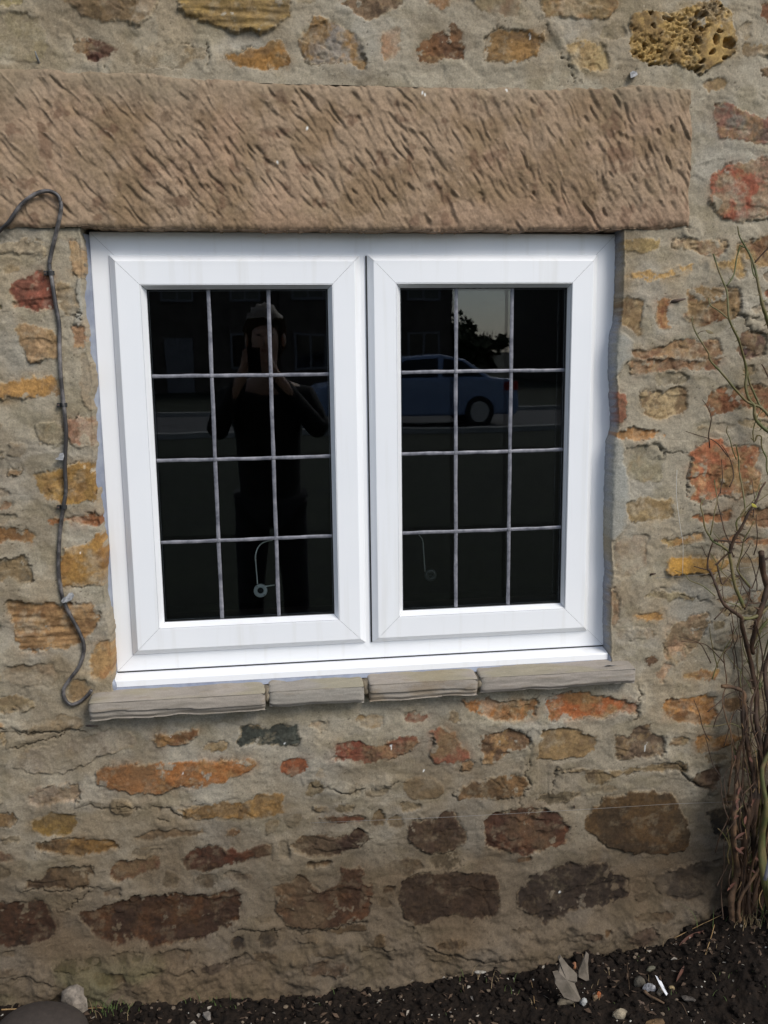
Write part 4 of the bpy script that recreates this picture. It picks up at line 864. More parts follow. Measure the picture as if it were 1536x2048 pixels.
K = lambda c, c2=None, s=60: noisy('stone_%d_%d_%d' % c, tuple(lin(tuple(int(x*.9) for x in c))), tuple(lin(c2 or tuple(int(x*.5) for x in c))), s, rough=.85, bump=.0015, bscale=160)
rock(80, 2085, (.105, .09, .060), K((66, 57, 50), (48, 41, 36)), 'large smooth grey brown boulder at the bottom left corner', 41, 'boulder', None, .08, 4, .35)
rock(152, 2022, (.026, .018, .030), K((150, 138, 124)), 'pale lumpy stone leaning against the grey boulder', 42, lift=1.0)
rock(1296, 1977, (.016, .012, .013), K((196, 194, 196)), 'pale grey angular stone beside the white splinter', 43, rough=.4)
rock(1319, 1983, (.009, .007, .012), K((150, 136, 116)), 'small tan stone at the foot of the pale grey angular one', 44)
rock(1344, 1975, (.009, .008, .008), K((206, 180, 130)), 'squarish cream yellow stone right of the white splinter', 45, rough=.4)
rock(1301, 1935, (.012, .009, .009), K((120, 116, 96)), 'dull green grey stone above the white splinter', 46)
rock(1377, 2002, (.017, .012, .010), K((92, 84, 76)), 'flat dark grey stone at lower right of the soil', 47)
rock(1280, 1966, (.013, .012, .018), K((104, 96, 82)), 'upright dark olive stone left of the white splinter', 48)
rock(1280, 2008, (.010, .008, .006), K((120, 98, 80)), 'brown stone below the short stick', 49)
rock(1188, 2000, (.007, .006, .009), K((170, 140, 104)), 'narrow tan chip right of the big slate flake', 50, rough=.4)
rock(1198, 1990, (.006, .005, .010), K((186, 104, 54)), 'small orange brick chip right of the big slate flake', 51, rough=.4)
rock(1168, 2010, (.009, .008, .008), K((190, 190, 186)), 'speckled white lump below the big slate flake', 52, rough=.5)
rock(1240, 2034, (.022, .014, .014), K((170, 156, 130)), 'crumbly pale stone at the bottom edge of the picture', 53, rough=.45)
rock(1310, 2050, (.024, .014, .009), K((140, 108, 70)), 'ochre stone cut off by the bottom edge', 54, rough=.3)
rock(1132, 2008, (.020, .009, .009), K((116, 104, 84)), 'blocky dark olive stone lying below the big slate flake', 55, rough=.2)
rock(415, 2036, (.008, .007, .008), K((160, 150, 140)), 'little pale stone low in the soil left of centre', 56)
rock(1148, 1936, (.006, .004, .008), K((204, 140, 100)), 'tiny orange chip between the two slate flakes', 57, rough=.4)
rock(960, 1955, (.014, .006, .004), K((190, 184, 172)), 'flat white chip on the soil near the wall', 58, rough=.3)
def upright(name, cr_, pts, y0, lean, th, mat, lab, cat, grp=None):
    """a thin flake standing out of the soil, traced outline, real thickness, leaning back"""
    bu, bv = max(pts, key=lambda q: q[1]); y0 = float(gp(bu, bv)[1])-.004; Q = [unp(u, v, y0) for u, v in pts]; zmin = min(q[2] for q in Q); n_ = len(Q); V = []
    for s_ in (-1, 1):
        for i, q in enumerate(Q): V.append((q[0], q[1]+lean*(q[2]-zmin)+s_*th*.5*(1-.4*(i % 2))+.002*math.sin(i*1.7+q[0]*90), q[2]))
    c = np.mean(Q, 0)
    V += [(c[0], c[1]-th*1.1+lean*(c[2]-zmin), c[2]), (c[0], c[1]+th*.6+lean*(c[2]-zmin), c[2])]; a, b_ = 2*n_, 2*n_+1
    F = []
    for i in range(n_):
        j = (i+1) % n_; F += [(i, a, j), (n_+i, n_+j, b_), (i, j, n_+j, n_+i)]
    return tag(mesh(name, V, F, mat), lab, cat, grp)
X6 = lambda s: [(1000+float(q.split(',')[0])/3.84, 1780+float(q.split(',')[1])/3.84) for q in s.split()]
M_FLAKE = noisy('pale_slate_flake', tuple(lin((90, 82, 70))), tuple(lin((124, 113, 100))), 30, rough=.8, bump=.0012, bscale=90)
upright('slate_flake', None, X6('475,525 500,555 535,600 595,655 590,700 575,720 600,790 625,850 570,845 490,820 445,750 425,720 430,690 412,645 455,635 470,590 458,545'), -.135, .08, .008, M_FLAKE, 'larger jagged pale flake standing upright in the soil by the wall', 'flake', 'pale flakes standing in the soil')
upright('slate_flake', None, X6('665,485 682,495 675,560 680,640 680,685 655,690 600,660 605,620 635,550 655,500'), -.13, .05, .006, M_FLAKE, 'smaller pointed pale flake standing right of the larger one', 'flake', 'pale flakes standing in the soil')
upright('white_splinter', None, X6('1200,668 1215,675 1225,700 1245,710 1262,750 1290,800 1275,808 1250,770 1225,725'), -.165, .1, .003, principled('white_plastic', (.80, .80, .82), .35), 'bright white plastic splinter lying across pale stones', 'splinter')
def stalk(name, pts, y, rad, mat, lab, cat, grp=None, seg=6):
    P = [unp(u, v, y) for u, v in pts] if y is not None else [gp(u, v)+np.array([0, 0, rad*1.2+.0015]) for u, v in pts]; m = MB(); P = smooth_path(P, 5); m.tube(P, list(np.linspace(rad, rad*.55, len(P))), seg); return tag(m.build(name, mat, None, True), lab, cat, grp)
M_STRAW = noisy('dry_straw', tuple(lin((170, 140, 96))), tuple(lin((130, 100, 64))), 40, rough=.8); M_TWIG = noisy('brown_twig', tuple(lin((110, 88, 64))), tuple(lin((70, 52, 38))), 50, rough=.85, bump=.0006)
stalk('dry_stalk', [(-30,1993),(60,1992),(110,1990),(158,1986)], None, .0019, M_STRAW, 'longer straw stalk lying at the left foot of the wall', 'stalk', 'dry stalks on the soil')
stalk('dry_stalk', [(174,1986),(200,1987),(215,1988)], None, .0013, M_STRAW, 'short straw stalk right of the longer one', 'stalk', 'dry stalks on the soil')
stalk('dry_stalk', [(1350,1840),(1390,1835),(1443,1832)], None, .0010, M_STRAW, 'thin reddish stalk lying along the wall foot at right', 'stalk', 'dry stalks on the soil')
stalk('dry_stalk', [(1429,1848),(1422,1878),(1410,1912)], None, .0012, M_STRAW, 'straight pale stalk leaning left of the rose stem base', 'stalk', 'dry stalks on the soil')
stalk('stick', X6('1105,800 1150,830 1200,865 1260,895'), None, .0042, M_TWIG, 'short thick brown stick below the white splinter', 'stick')
stalk('twig', X6('240,720 255,790 265,860 280,915'), None, .0009, M_STRAW, 'thin pale curved twig left of the big flake', 'twig', 'thin twigs on the soil')
stalk('twig', X6('1360,860 1400,920 1440,985'), None, .0010, M_TWIG, 'thin twig at lower right beside the flat dark stone', 'twig', 'thin twigs on the soil')
stalk('twig', X6('975,540 985,640 995,770'), None, .0008, M_TWIG, 'thin brown twig right of the smaller flake', 'twig', 'thin twigs on the soil')
M_DLEAF = noisy('dead_leaf', tuple(lin((98, 58, 42))), tuple(lin((66, 42, 32))), 50, rough=.8, bump=.0008)
def leaf(name, a, b_, y0, y1, wd, mat, lab, cat, grp=None, parent=None, curl=.25):
    A, B = (unp(*a, y0), unp(*b_, y1)) if y0 is not None else (gp(*a)+np.array([0, 0, .004]), gp(*b_)+np.array([0, 0, .006])); t = B-A; L_ = np.linalg.norm(t); t /= L_; s_ = np.cross(t, [0, -1, .3]); s_ /= np.linalg.norm(s_); n_ = np.cross(t, s_); V = []; F = []; K_ = 10
    for i in range(K_+1):
        u = i/K_; w_ = wd*math.sin(math.pi*min(1, u*1.02))**.8*(1-.2*u); c = A+t*L_*u+n_*curl*L_*.15*math.sin(math.pi*u)
        V += [c-s_*w_+n_*w_*.4, c, c+s_*w_+n_*w_*.3]
    for i in range(K_): a_ = i*3; F += [(a_, a_+1, a_+4, a_+3), (a_+1, a_+2, a_+5, a_+4)]
    n0 = len(V); V += [v+n_*.0004 for v in V]; F += [tuple(n0+k for k in reversed(f)) for f in F]
    if parent is not None: return child(name, V, F, mat, parent, True)
    return tag(mesh(name, V, F, mat, None, True), lab, cat, grp)
leaf('dead_leaf', (1358, 1892), (1408, 1863), None, 0, .007, M_DLEAF, 'broad reddish brown dead leaf near the wall foot', 'leaf', 'dead leaves on the soil')
leaf('dead_leaf', (1380, 1920), (1352, 1964), None, 0, .005, M_DLEAF, 'narrow reddish dead leaf curling above the cream stone', 'leaf', 'dead leaves on the soil')
leaf('dead_leaf', (180, 1690+338), (172, 2038), -.15, -.17, .004, noisy('orange_leaf', tuple(lin((200, 110, 50))), tuple(lin((150, 80, 40))), 50), 'small orange dead leaf near the bottom left stones', 'leaf', 'dead leaves on the soil') if False else None
m_ = MB(); g = np.random.default_rng(77)
def blade(u, v, ln, w_, m, yo=0):
    p = gp(u, v) if v < 2060 else unp(u, v, -.2); a = g.uniform(-.6, .6); b2 = g.uniform(-.5, .3); P = []
    for i in range(6):
        t = i/5; P.append((p[0]+a*ln*t*t, p[1]+yo+b2*ln*t*t, p[2]-.003+ln*t*(1-.25*t*t)))
    V = []; F = []
    for i, q in enumerate(P): ww = w_*(1-i/5.3); V += [(q[0]-ww, q[1], q[2]), (q[0], q[1]-ww*.5, q[2]), (q[0]+ww, q[1], q[2])]
    for i in range(5): a_ = i*3; F += [(a_, a_+1, a_+4, a_+3), (a_+1, a_+2, a_+5, a_+4)]
    m.add(V, F)
for cx, cy, n_, sp, ln in ((215, 2020, 34, 28, .045), (265, 2012, 12, 25, .035), (420, 2005, 8, 25, .04), (455, 2020, 10, 30, .03), (640, 2010, 4, 30, .03), (960, 1975, 6, 40, .05), (1000, 1960, 4, 30, .06), (1500, 1830, 22, 35, .09), (1380, 1990, 5, 60, .03), (840, 2000, 8, 120, .012), (1130, 1990, 8, 160, .012), (1460, 1960, 8, 60, .015)):
    for k in range(n_): blade(cx+g.normal()*sp, cy+g.normal()*sp*.25, ln*g.uniform(.4, 1.2), .0009, m_)
tag(m_.build('grass', noisy('green_grass_blades', (.05, .09, .02), (.13, .17, .05), 30, rough=.7), None, True), 'thin green grass blades and weeds at the wall foot', 'grass', None, 'stuff')
m_ = MB()
for cx, cy, n_, sp, ln in ((1515, 1850, 26, 18, .07), (1480, 1845, 10, 18, .05), (215, 2022, 14, 35, .04), (990, 1968, 8, 40, .05), (1380, 1930, 10, 70, .04), (80, 2005, 14, 50, .035), (1130, 1985, 12, 80, .03)):
    for k in range(n_): blade(cx+g.normal()*sp, cy+g.normal()*sp*.3, ln*g.uniform(.4, 1.2), .0008, m_, yo=-.02 if ln > .1 else 0)
tag(m_.build('dry_grass', noisy('dry_grass_blades', (.22, .15, .07), (.36, .27, .15), 30, rough=.8), None, True), 'dry brown grass blades round the stems', 'grass', None, 'stuff')

# ------------------------------------------------------------------ ROSE
M_GSTEM = noisy('green_rose_stem', tuple(lin((78, 82, 40))), tuple(lin((118, 96, 62))), 22, rough=.6, contrast=(.4, .7)); M_BSTEM = noisy('brown_rose_stem', tuple(lin((80, 56, 36))), tuple(lin((46, 33, 23))), 26, rough=.75, bump=.0006)
M_PSTEM = noisy('pale_bark_stem', tuple(lin((112, 84, 58))), tuple(lin((62, 45, 31))), 35, rough=.8, bump=.0012, bscale=90)
ROSE = empty('rose_bush', tuple(gp(1470, 1900)), 'bare thorny climbing rose with thin green and brown stems at the right edge', 'shrub')
def rdepth(u, v): return -.105-.02*math.sin(u*.021+v*.013)-.012*math.sin(v*.031+1)-.03*max(0, min(1, (v-1200)/500))
g = np.random.default_rng(13)
def branch(cr_, s, r0, r1, mat, nm='branch', thorns=True, dy=0):
    pts = []
    for part in s.split('|'):
        part = part.strip()
        if ':' in part: c2, part = part.split(':'); pts += pix(c2.strip(), part)
        else: pts += pix(cr_, part)
    P = smooth_path([unp(u, v, rdepth(u, v)+dy) for u, v in pts], 5); m = MB(); n_ = len(P)
    rad = [1.3*(r0+(r1-r0)*i/(n_-1))*(1+.10*math.sin(i*1.3+r0*9e3)) for i in range(n_)]; m.tube(P, rad, 7)
    if thorns:
        for i in range(2, n_-1, 3):
            if g.random() < .55:
                d = P[i+1]-P[i]; d /= np.linalg.norm(d)+1e-9; a = np.cross(d, [0, 1, 0]); a *= g.choice([-1, 1])/(np.linalg.norm(a)+1e-9); k = rad[i]*1.6+.0016
                m.tube([P[i], P[i]+a*k*.9-d*.0004, P[i]+a*k*1.7-d*.0015], [rad[i]*.7, rad[i]*.35, .0001], 5)
    return m.build(nm, mat, ROSE, True)
G_, B_, PL = M_GSTEM, M_BSTEM, M_PSTEM
branch('R1', '835,385 880,530 940,690 985,800 1000,950 1010,1110 1060,1240 1120,1360 1170,1530 1205,1670 1210,1760 1200,1880 1215,1970 1240,2040 | R2: 1290,170 1300,190 1310,320 1380,410 1456,470 1560,560', .0014, .0034, G_)
branch('R1', '1110,70 1130,180 1180,270 1220,340 1270,440 1310,560 1340,700 1370,850 1395,980 1430,1080 1456,1170 1520,1330', .0010, .0038, G_)
branch('R1', '1140,290 1100,430 1080,560 1060,640 990,750', .0013, .0015, G_)
branch('R1', '1130,285 1210,325 1250,380 1270,500 1290,610 1320,660', .0013, .0014, G_)
branch('R1', '1500,270 1456,320 1380,400 1305,485', .0012, .0016, B_)
branch('R1', '780,890 800,970 870,1015 930,1060 1000,1120', .0009, .0014, G_)
branch('R1', '595,1100 600,1190 650,1310 720,1420 780,1520 800,1600 900,1710 980,1800 1060,1900 1140,1990 1210,2060 | R2: 1300,170 1360,190 1420,240 1470,300', .0010, .0028, G_)
branch('R1', '650,1300 690,1270 750,1260', .0006, .0006, B_, 'twig', False)
branch('R1', '1220,1720 1240,1830 1280,1930 1330,2040 | R2: 1370,190 1440,260 1520,330', .0016, .0026, G_)
branch('R1', '1385,1640 1420,1700 1456,1780 1500,1860', .0011, .0015, B_)
branch('R2', '1090,620 1120,770 1130,930 1160,1080 1185,1250 1190,1380 1100,1490 1105,1600', .0012, .0018, G_)
branch('R2', '845,1020 865,1150 880,1260 850,1380 820,1550 800,1650', .0009, .0013, G_)
branch('R2', '905,1170 880,1260 920,1430 960,1600 1010,1720 1040,1830 1070,1900', .0008, .0013, B_)
branch('R2', '740,1230 690,1310 715,1420 740,1570 790,1660 830,1720 920,1770 1000,1830 1020,1900 1040,2000 | R3: 1050,250 1080,400 1130,530 1180,650', .0010, .0038, G_)
branch('R2', '1430,1045 1370,1140 1320,1270 1230,1410 1150,1570 1090,1660 1040,1770 1020,1850', .0014, .0040, B_)
branch('R2', '840,1710 960,1715 1090,1730 1170,1730 1240,1670', .0022, .0010, B_)
branch('R2', '1300,1490 1240,1600 1180,1710 1155,1850 1110,2000 | R3: 1120,250 1250,420', .0009, .0018, G_)
branch('R2', '830,1730 790,1850 770,1950 775,2050 | R3: 790,230 840,340 900,500 950,610 1030,680 1120,740 1160,780', .0012, .0040, B_)
branch('R3', '1160,780 1160,860 1210,1060 1260,1280 1300,1480 1330,1650 | R4: 1320,200 1340,350 1370,600 1350,850 1290,1050 1230,1300 1200,1600 1150,1900 | R5: 1150,400 1130,700 1090,950 1060,1150', .0042, .0064, B_, 'trunk')
branch('R2', '700,1770 750,1880 770,1900', .0007, .0007, B_, 'twig', False); branch('R3', '615,185 700,210 790,230', .0009, .0012, B_)
branch('R2', '1000,1860 930,1920 870,1990 | R3: 875,160 910,310 940,390 1000,320 1050,270', .0018, .0012, B_)
branch('R2', '1260,545 1310,580 1330,520 1380,530 1380,620 1400,690 1440,780 1440,900 1480,1000', .0011, .0016, G_)
branch('R3', '1120,260 1250,430 1300,370 1350,200 1360,120', .0012, .0009, B_); branch('R3', '1250,430 1240,560 1190,680', .0012, .0020, B_)
branch('R3', '1560,560 1456,650 1380,720 1280,770 1190,780 1160,770', .0024, .0040, G_, thorns=False)
branch('R3', '1540,720 1456,800 1370,900 1310,1000 1270,1100', .0026, .0036, G_)
branch('R3', '1380,20 1400,250 1440,420 1400,600 1330,800 1300,950 1270,1100 1290,1180', .0060, .0042, B_)
branch('R3', '1230,605 1310,605 1380,600', .0012, .0014, B_)
branch('R3', '1035,680 1055,820 1060,920 1040,1080 960,1170 960,1300 985,1500 940,1680 950,1800 1000,1980 | R4: 1030,350 1060,510 1115,590', .0008, .0015, PL, thorns=False)
branch('R3', '930,1550 1050,1560 1180,1620 1190,1750 1210,1900 | R4: 1220,280 1190,400 1150,520 1120,600', .0040, .0030, PL, thorns=False)
branch('R4', '1190,400 1150,520 1120,600 1100,900 1090,1100 1065,1400 1070,1650 1100,1850 | R5: 1110,300 1080,450 1040,620 1050,760 1050,900 1030,1060 1010,1200 1010,1420', .0034, .0085, PL, 'trunk', False)
branch('R4', '1300,1700 1200,1790 1130,1890 1105,1930', .0014, .0026, PL, thorns=False)
branch('R4', '1180,50 1170,250 1240,600 1290,900 1290,1200 1200,1500 1180,1800 | R5: 1180,300 1160,600 1150,900 1150,1100', .0040, .0078, B_, 'trunk')
branch('R3', '1560,900 1480,1150 1420,1350 1440,1600 | R4: 1480,200 1430,500 1400,800 1340,1100 1290,1400 1300,1700 1310,2000 | R5: 1300,700 1290,1000', .0036, .0066, B_, 'trunk')
branch('R4', '1560,0 1500,300 1540,700 1460,1050 1400,1400 1380,1800 | R5: 1390,500 1360,800 1340,1050', .0036, .0070, B_, 'trunk', dy=.02)
branch('R4', '1600,500 1560,900 1500,1300 1480,1700 | R5: 1480,400 1450,800 1430,1050', .0040, .0074, B_, 'trunk', dy=.03)
for k in range(13):                                     # tangled older wood at the foot, fanning up
    u0 = g.uniform(1478, 1556); v0 = 1880+g.normal()*12; pts = [(u0, v0)]; dr = g.uniform(-1, 1.2); top = g.uniform(250, 760)
    for j in range(7): pts.append((pts[-1][0]+dr*8+g.normal()*10+(8 if pts[-1][0] < 1470 else 0), v0-top*(j+1)/7))
    P = smooth_path([unp(a, b_, rdepth(a, b_)+.02*math.sin(k*1.7)) for a, b_ in pts], 4); m = MB(); r0_ = g.uniform(.002, .0062); m.tube(P, [r0_*(1-.72*i/len(P))*(1+.12*math.sin(i*1.9+k)) for i in range(len(P))], 6); m.build('branch', [B_, B_, B_, PL, G_][k % 5], ROSE, True)
for k in range(60):                                     # side twigs
    u0 = g.uniform(1415, 1540); v0 = g.uniform(860, 1780); pts = [(u0, v0)]; a_ = g.uniform(-2.3, -.8)
    for j in range(4): a_ += g.normal()*.3; L_ = g.uniform(12, 34); pts.append((pts[-1][0]+math.cos(a_)*L_, pts[-1][1]+math.sin(a_)*L_))
    P = smooth_path([unp(a, b_, rdepth(a, b_)) for a, b_ in pts], 4); m = MB(); m.tube(P, list(np.linspace(.0016, .0008, len(P))), 5); m.build('twig', [B_, G_][k % 2], ROSE, True)
for k in range(40):
    u0 = g.uniform(1470, 1560); v0 = g.uniform(1380, 1800); pts = [(u0, v0)]
    for j in range(4): pts.append((pts[-1][0]+g.normal()*14, pts[-1][1]+g.uniform(20, 60)))
    P = smooth_path([unp(a, b_, rdepth(a, b_)+g.uniform(-.03, .03)) for a, b_ in pts], 4); m = MB(); m.tube(P, list(np.linspace(.0007, .0016, len(P))), 5); m.build('twig', [B_, PL, M_STRAW][k % 3], ROSE, True)
for k in range(22):                                     # the rest of the bush, just outside the picture
    x0 = g.uniform(.99, 1.35); P = [np.array([x0, -.16+g.normal()*.04, -1.2])]
    for j in range(8): P.append(P[-1]+np.array([g.normal()*.035+.004, g.normal()*.018, g.uniform(.08, .17)]))
    P = [np.array([max(p[0], .955+.02*i*0+.05*(i > 4)), min(p[1], -.085), p[2]]) for i, p in enumerate(P)]
    m = MB(); Q = smooth_path(P, 4); m.tube(Q, list(np.linspace(.009, .0018, len(Q))), 7); m.build('branch', B_ if k % 3 else G_, ROSE, True)
M_LEAFG = noisy('old_rose_leaf', tuple(lin((84, 82, 44))), tuple(lin((110, 84, 50))), 60, rough=.6)
L0 = pix('R1', '745,1250 840,1290'); leaf('leaf', L0[0], L0[1], rdepth(1412, 660), rdepth(1425, 665)-.004, .0045, M_LEAFG, None, None, None, ROSE)
L0 = pix('R2', '1270,1290 1330,1335'); leaf('leaf', L0[0], L0[1], rdepth(1505, 1010)-.01, rdepth(1513, 1015)-.014, .0045, noisy('yellow_bud_leaf', tuple(lin((170, 160, 40))), tuple(lin((140, 130, 50))), 60), None, None, None, ROSE)
for k in range(16):
    u0, v0 = g.uniform(1470, 1545), g.uniform(1500, 1780); leaf('leaf', (u0, v0), (u0+g.normal()*12, v0+g.uniform(6, 20)), rdepth(u0, v0)-.01, rdepth(u0, v0)-.02, .004, M_DLEAF, None, None, None, ROSE)
stalk('cane', [(1560,1650),(1545,1700),(1530,1760)], -.30, .0075, noisy('pale_grey_cane', tuple(lin((150, 150, 158))), tuple(lin((110, 108, 116))), 20, rough=.5), 'blurred pale grey cane end poking in at the right edge', 'cane', seg=12)

# ------------------------------------------------------------------ THE WORLD OPPOSITE (seen only mirrored in the panes)
GZ0 = -1.37
def sheet(name, x0, x1, y0, y1, z_, mat, lab):
    return tag(mesh(name, [(x0, y0, z_), (x1, y0, z_), (x1, y1, z_), (x0, y1, z_)], [(0, 1, 2, 3)], mat), lab, None, None, 'structure')
M_LAWN = noisy('lawn_grass', (.008, .014, .005), (.020, .030, .010), 2.5, rough=.9, bump=.02, bscale=40)
sheet('lawn', -300, 300, -300, -1.1, GZ0, M_LAWN, 'green lawn stretching away from the house')
sheet('road', -300, 300, -21.6, -15.8, GZ0+.004, noisy('asphalt', (.09, .09, .095), (.15, .15, .155), 8, rough=.85), 'grey road across the green')
m_ = MB(); m_.box(-300, 300, -15.8, -15.5, GZ0-.1, GZ0+.10); m_.box(-300, 300, -21.9, -21.6, GZ0-.1, GZ0+.10); tag(m_.build('kerb', noisy('kerb_concrete', (.3, .3, .29), (.4, .4, .38), 3)), 'pale concrete kerbs along the road', None, None, 'structure')
M_BLUE = principled('blue_car_paint', (.24, .32, .50), .25, Metallic=.1); M_CGL = principled('car_glass', (.01, .012, .015), .05); M_TYRE = principled('tyre_rubber', (.015, .015, .015), .8); M_RIM = principled('alloy', (.45, .45, .47), .3, Metallic=.8); M_RED = principled('red_lamp', (.35, .01, .01), .2)
def car(xr, yc, lab, paint, ln=4.5):
    root = empty('parked_car', (xr-ln/2, yc, GZ0+.004), lab, 'car', 'cars parked on the road opposite'); z0 = GZ0+.004; k = ln/4.5
    side = [(0,.45),(.02,.75),(.12,.95),(.55,1.0),(1.1,1.38),(1.6,1.47),(2.3,1.45),(2.85,1.25),(3.35,.98),(4.1,.86),(4.42,.68),(4.5,.45),(4.45,.25),(.05,.25)]
    def ext(P, w0, w1, zr=1.0):
        V = []; n_ = len(P); prof = [(-w0, 0), (-w1, 1)]; 
        for sgn in (-1, 1):
            for (a, b_) in P:
                wv = w0 if b_ < .96 else w0-(w0-w1)*(b_-.96)/.5; V.append((xr-a*k, yc+sgn*wv, z0+b_))
        F = [tuple(range(n_)), tuple(range(2*n_-1, n_-1, -1))]+[(i, n_+i, n_+(i+1) % n_, (i+1) % n_) for i in range(n_)]; return V, F
    V, F = ext(side, .88, .62); o = child('body', V, F, paint, root)
    bev = o.modifiers.new('bevel', 'BEVEL'); bev.width = .05; bev.segments = 2
    for wn in ([(.72,1.02),(1.15,1.33),(1.55,1.40),(1.62,1.02)], [(1.70,1.02),(1.66,1.40),(2.3,1.38),(2.78,1.18),(3.05,1.0)]):
        for sgn in (-1, 1):
            V = [];
            for (a, b_) in wn: wv = .88-(.26)*(b_-.96)/.5+.008; V.append((xr-a*k, yc+sgn*wv, z0+b_))
            V += [(v[0], v[1]-sgn*.02, v[2]) for v in V]; n_ = len(wn); F = [tuple(range(n_)), tuple(range(2*n_-1, n_-1, -1))]+[(i, n_+i, n_+(i+1) % n_, (i+1) % n_) for i in range(n_)]
            child('side_window', V, F, M_CGL, root)
    for wx in (.82, 3.55):
        for sgn in (-1, 1):
            m = MB(); m.tube([(xr-wx*k, yc+sgn*.72, z0+.32), (xr-wx*k, yc+sgn*.905, z0+.32)], .32, 28); tw = m.build('wheel', M_TYRE, root, False)
            m = MB(); m.tube([(xr-wx*k, yc+sgn*.9, z0+.32), (xr-wx*k, yc+sgn*.915, z0+.32)], .21, 20); m.build('rim', M_RIM, tw)
    for sgn in (-1, 1):
        m = MB(); m.box(xr-.30, xr-.02, yc+sgn*.80, yc+sgn*.90, z0+.74, z0+.90) if sgn > 0 else m.box(xr-.30, xr-.02, yc+sgn*.90, yc+sgn*.80, z0+.74, z0+.90); m.build('tail_lamp', M_RED, root)
        m = MB(); y0_, y1_ = sorted((yc+sgn*.60, yc+sgn*.86)); m.box(xr-4.46*k, xr-4.30*k, y0_, y1_, z0+.60, z0+.74); m.build('headlight', M_RIM, root)
cp = refl(1015, 800, -17.5); car(float(cp[0]), -17.5, 'blue hatchback parked across the green, mirrored in the right pane', M_BLUE)
cp = refl(1180, 700, -30); car(float(cp[0])+3.5, -29, 'small pale blue car parked farther away near the houses', principled('pale_blue_paint', (.30, .40, .55), .3), 4.2)
M_RENDER = noisy('house_stone', (.06, .05, .042), (.12, .10, .085), 2, rough=.9, bump=.02); M_ROOF = noisy('slate_roof', (.05, .05, .06), (.09, .09, .10), 5, rough=.7); M_WHITE = principled('white_paint', (.16, .16, .18), .5)
def house(x0, x1, y, h, lab, nwin):
    root = empty('terraced_house', ((x0+x1)/2, y, GZ0), lab, 'house', 'houses on the far side of the green')
    m = MB(); m.box(x0, x1, y-8, y, GZ0-.2, GZ0+h); m.build('wall', M_RENDER, root)
    m = MB(); m.add([(x0-.3, y+.4, GZ0+h), (x1+.3, y+.4, GZ0+h), (x1+.3, y-8.4, GZ0+h), (x0-.3, y-8.4, GZ0+h), (x0-.3, y-4, GZ0+h+3), (x1+.3, y-4, GZ0+h+3)], [(0, 1, 5, 4), (2, 3, 4, 5), (0, 4, 3), (1, 2, 5), (0, 3, 2, 1)]); rf = m.build('roof', M_ROOF, root)
    m = MB(); m.box(x1-1.4, x1-.5, y-4.6, y-3.6, GZ0+h+2, GZ0+h+4); m.build('chimney', M_RENDER, rf)
    for i in range(nwin):
        for zz in (.9, 3.5):
            cx = x0+(x1-x0)*(i+.5)/nwin
            if i == nwin//2 and zz < 1:
                m = MB(); m.box(cx-.5, cx+.5, y, y+.06, GZ0, GZ0+2.1); m.build('door', M_WHITE, root); continue
            m = MB()
            for a in (-.62, -.04, .54): m.box(cx+a, cx+a+.08, y, y+.07, GZ0+zz, GZ0+zz+1.3)
            m.box(cx-.62, cx+.62, y, y+.075, GZ0+zz-.06, GZ0+zz+.04); m.box(cx-.62, cx+.62, y, y+.075, GZ0+zz+1.26, GZ0+zz+1.34); wn = m.build('window', M_WHITE, root)
            m = MB(); m.box(cx-.56, cx+.56, y, y+.03, GZ0+zz+.03, GZ0+zz+1.27); m.build('pane', M_CGL, wn)
YH = -34
xl = lambda u, y: float(refl(u, 650, y)[0])
xa, xb, xc = xl(140, YH), xl(560, YH), xl(905, YH)
house(xa-9, xa, YH, 5.4, 'stone terraced house at the left end opposite', 3)
house(xa+.0, xb, YH-.6, 5.2, 'stone terraced house with white windows in the middle opposite', 3)
house(xb+.02, xc, YH-.2, 5.4, 'stone terraced house at the right end of the row opposite', 3)
xd = xl(1012, YH-13); house(xd, xd+14, YH-4, 4.8, 'separate stone house beyond the gap opposite', 3)
M_BARK = noisy('tree_bark', (.06, .05, .04), (.12, .10, .08), 12, bump=.01); M_FOL = noisy('tree_foliage', (.025, .04, .015), (.06, .08, .03), 3, rough=.8)
def tree(x, y, h, r, lab, seed):
    gg = np.random.default_rng(seed); root = empty('tree', (x, y, GZ0), lab, 'tree', 'trees beyond the houses')
    m = MB(); m.tube([(x, y, GZ0), (x+.1, y, GZ0+h*.35), (x, y+.1, GZ0+h*.7)], [.22, .16, .07], 8); m.build('trunk', M_BARK, root, True)
    n_ = 1500; V = []; F = []
    for i in range(n_):
        d = gg.normal(size=3); d /= np.linalg.norm(d); rr = r*gg.random()**.4*(1+.25*math.sin(d[0]*5+seed)+.2*math.sin(d[2]*7)); c = np.array([x, y, GZ0+h*.62])+d*rr*np.array([1, 1, .75]); a = gg.normal(size=3)*.16; b_ = gg.normal(size=3)*.16; k = len(V); V += [c-a, c+b_, c+a, c-b_]; F.append((k, k+1, k+2, k+3))
    child('crown', V, F, M_FOL, root)
tree(xc+1.2, -52, 2.6, 2.2, 'low bushy tree in the gap between the houses', 1); tree(xc+5, -55, 2.3, 2.4, 'lowest tree in the gap between the houses', 2); tree(xd+5.0, -36, 6, 2.4, 'tall tree in front of the separate house', 3)

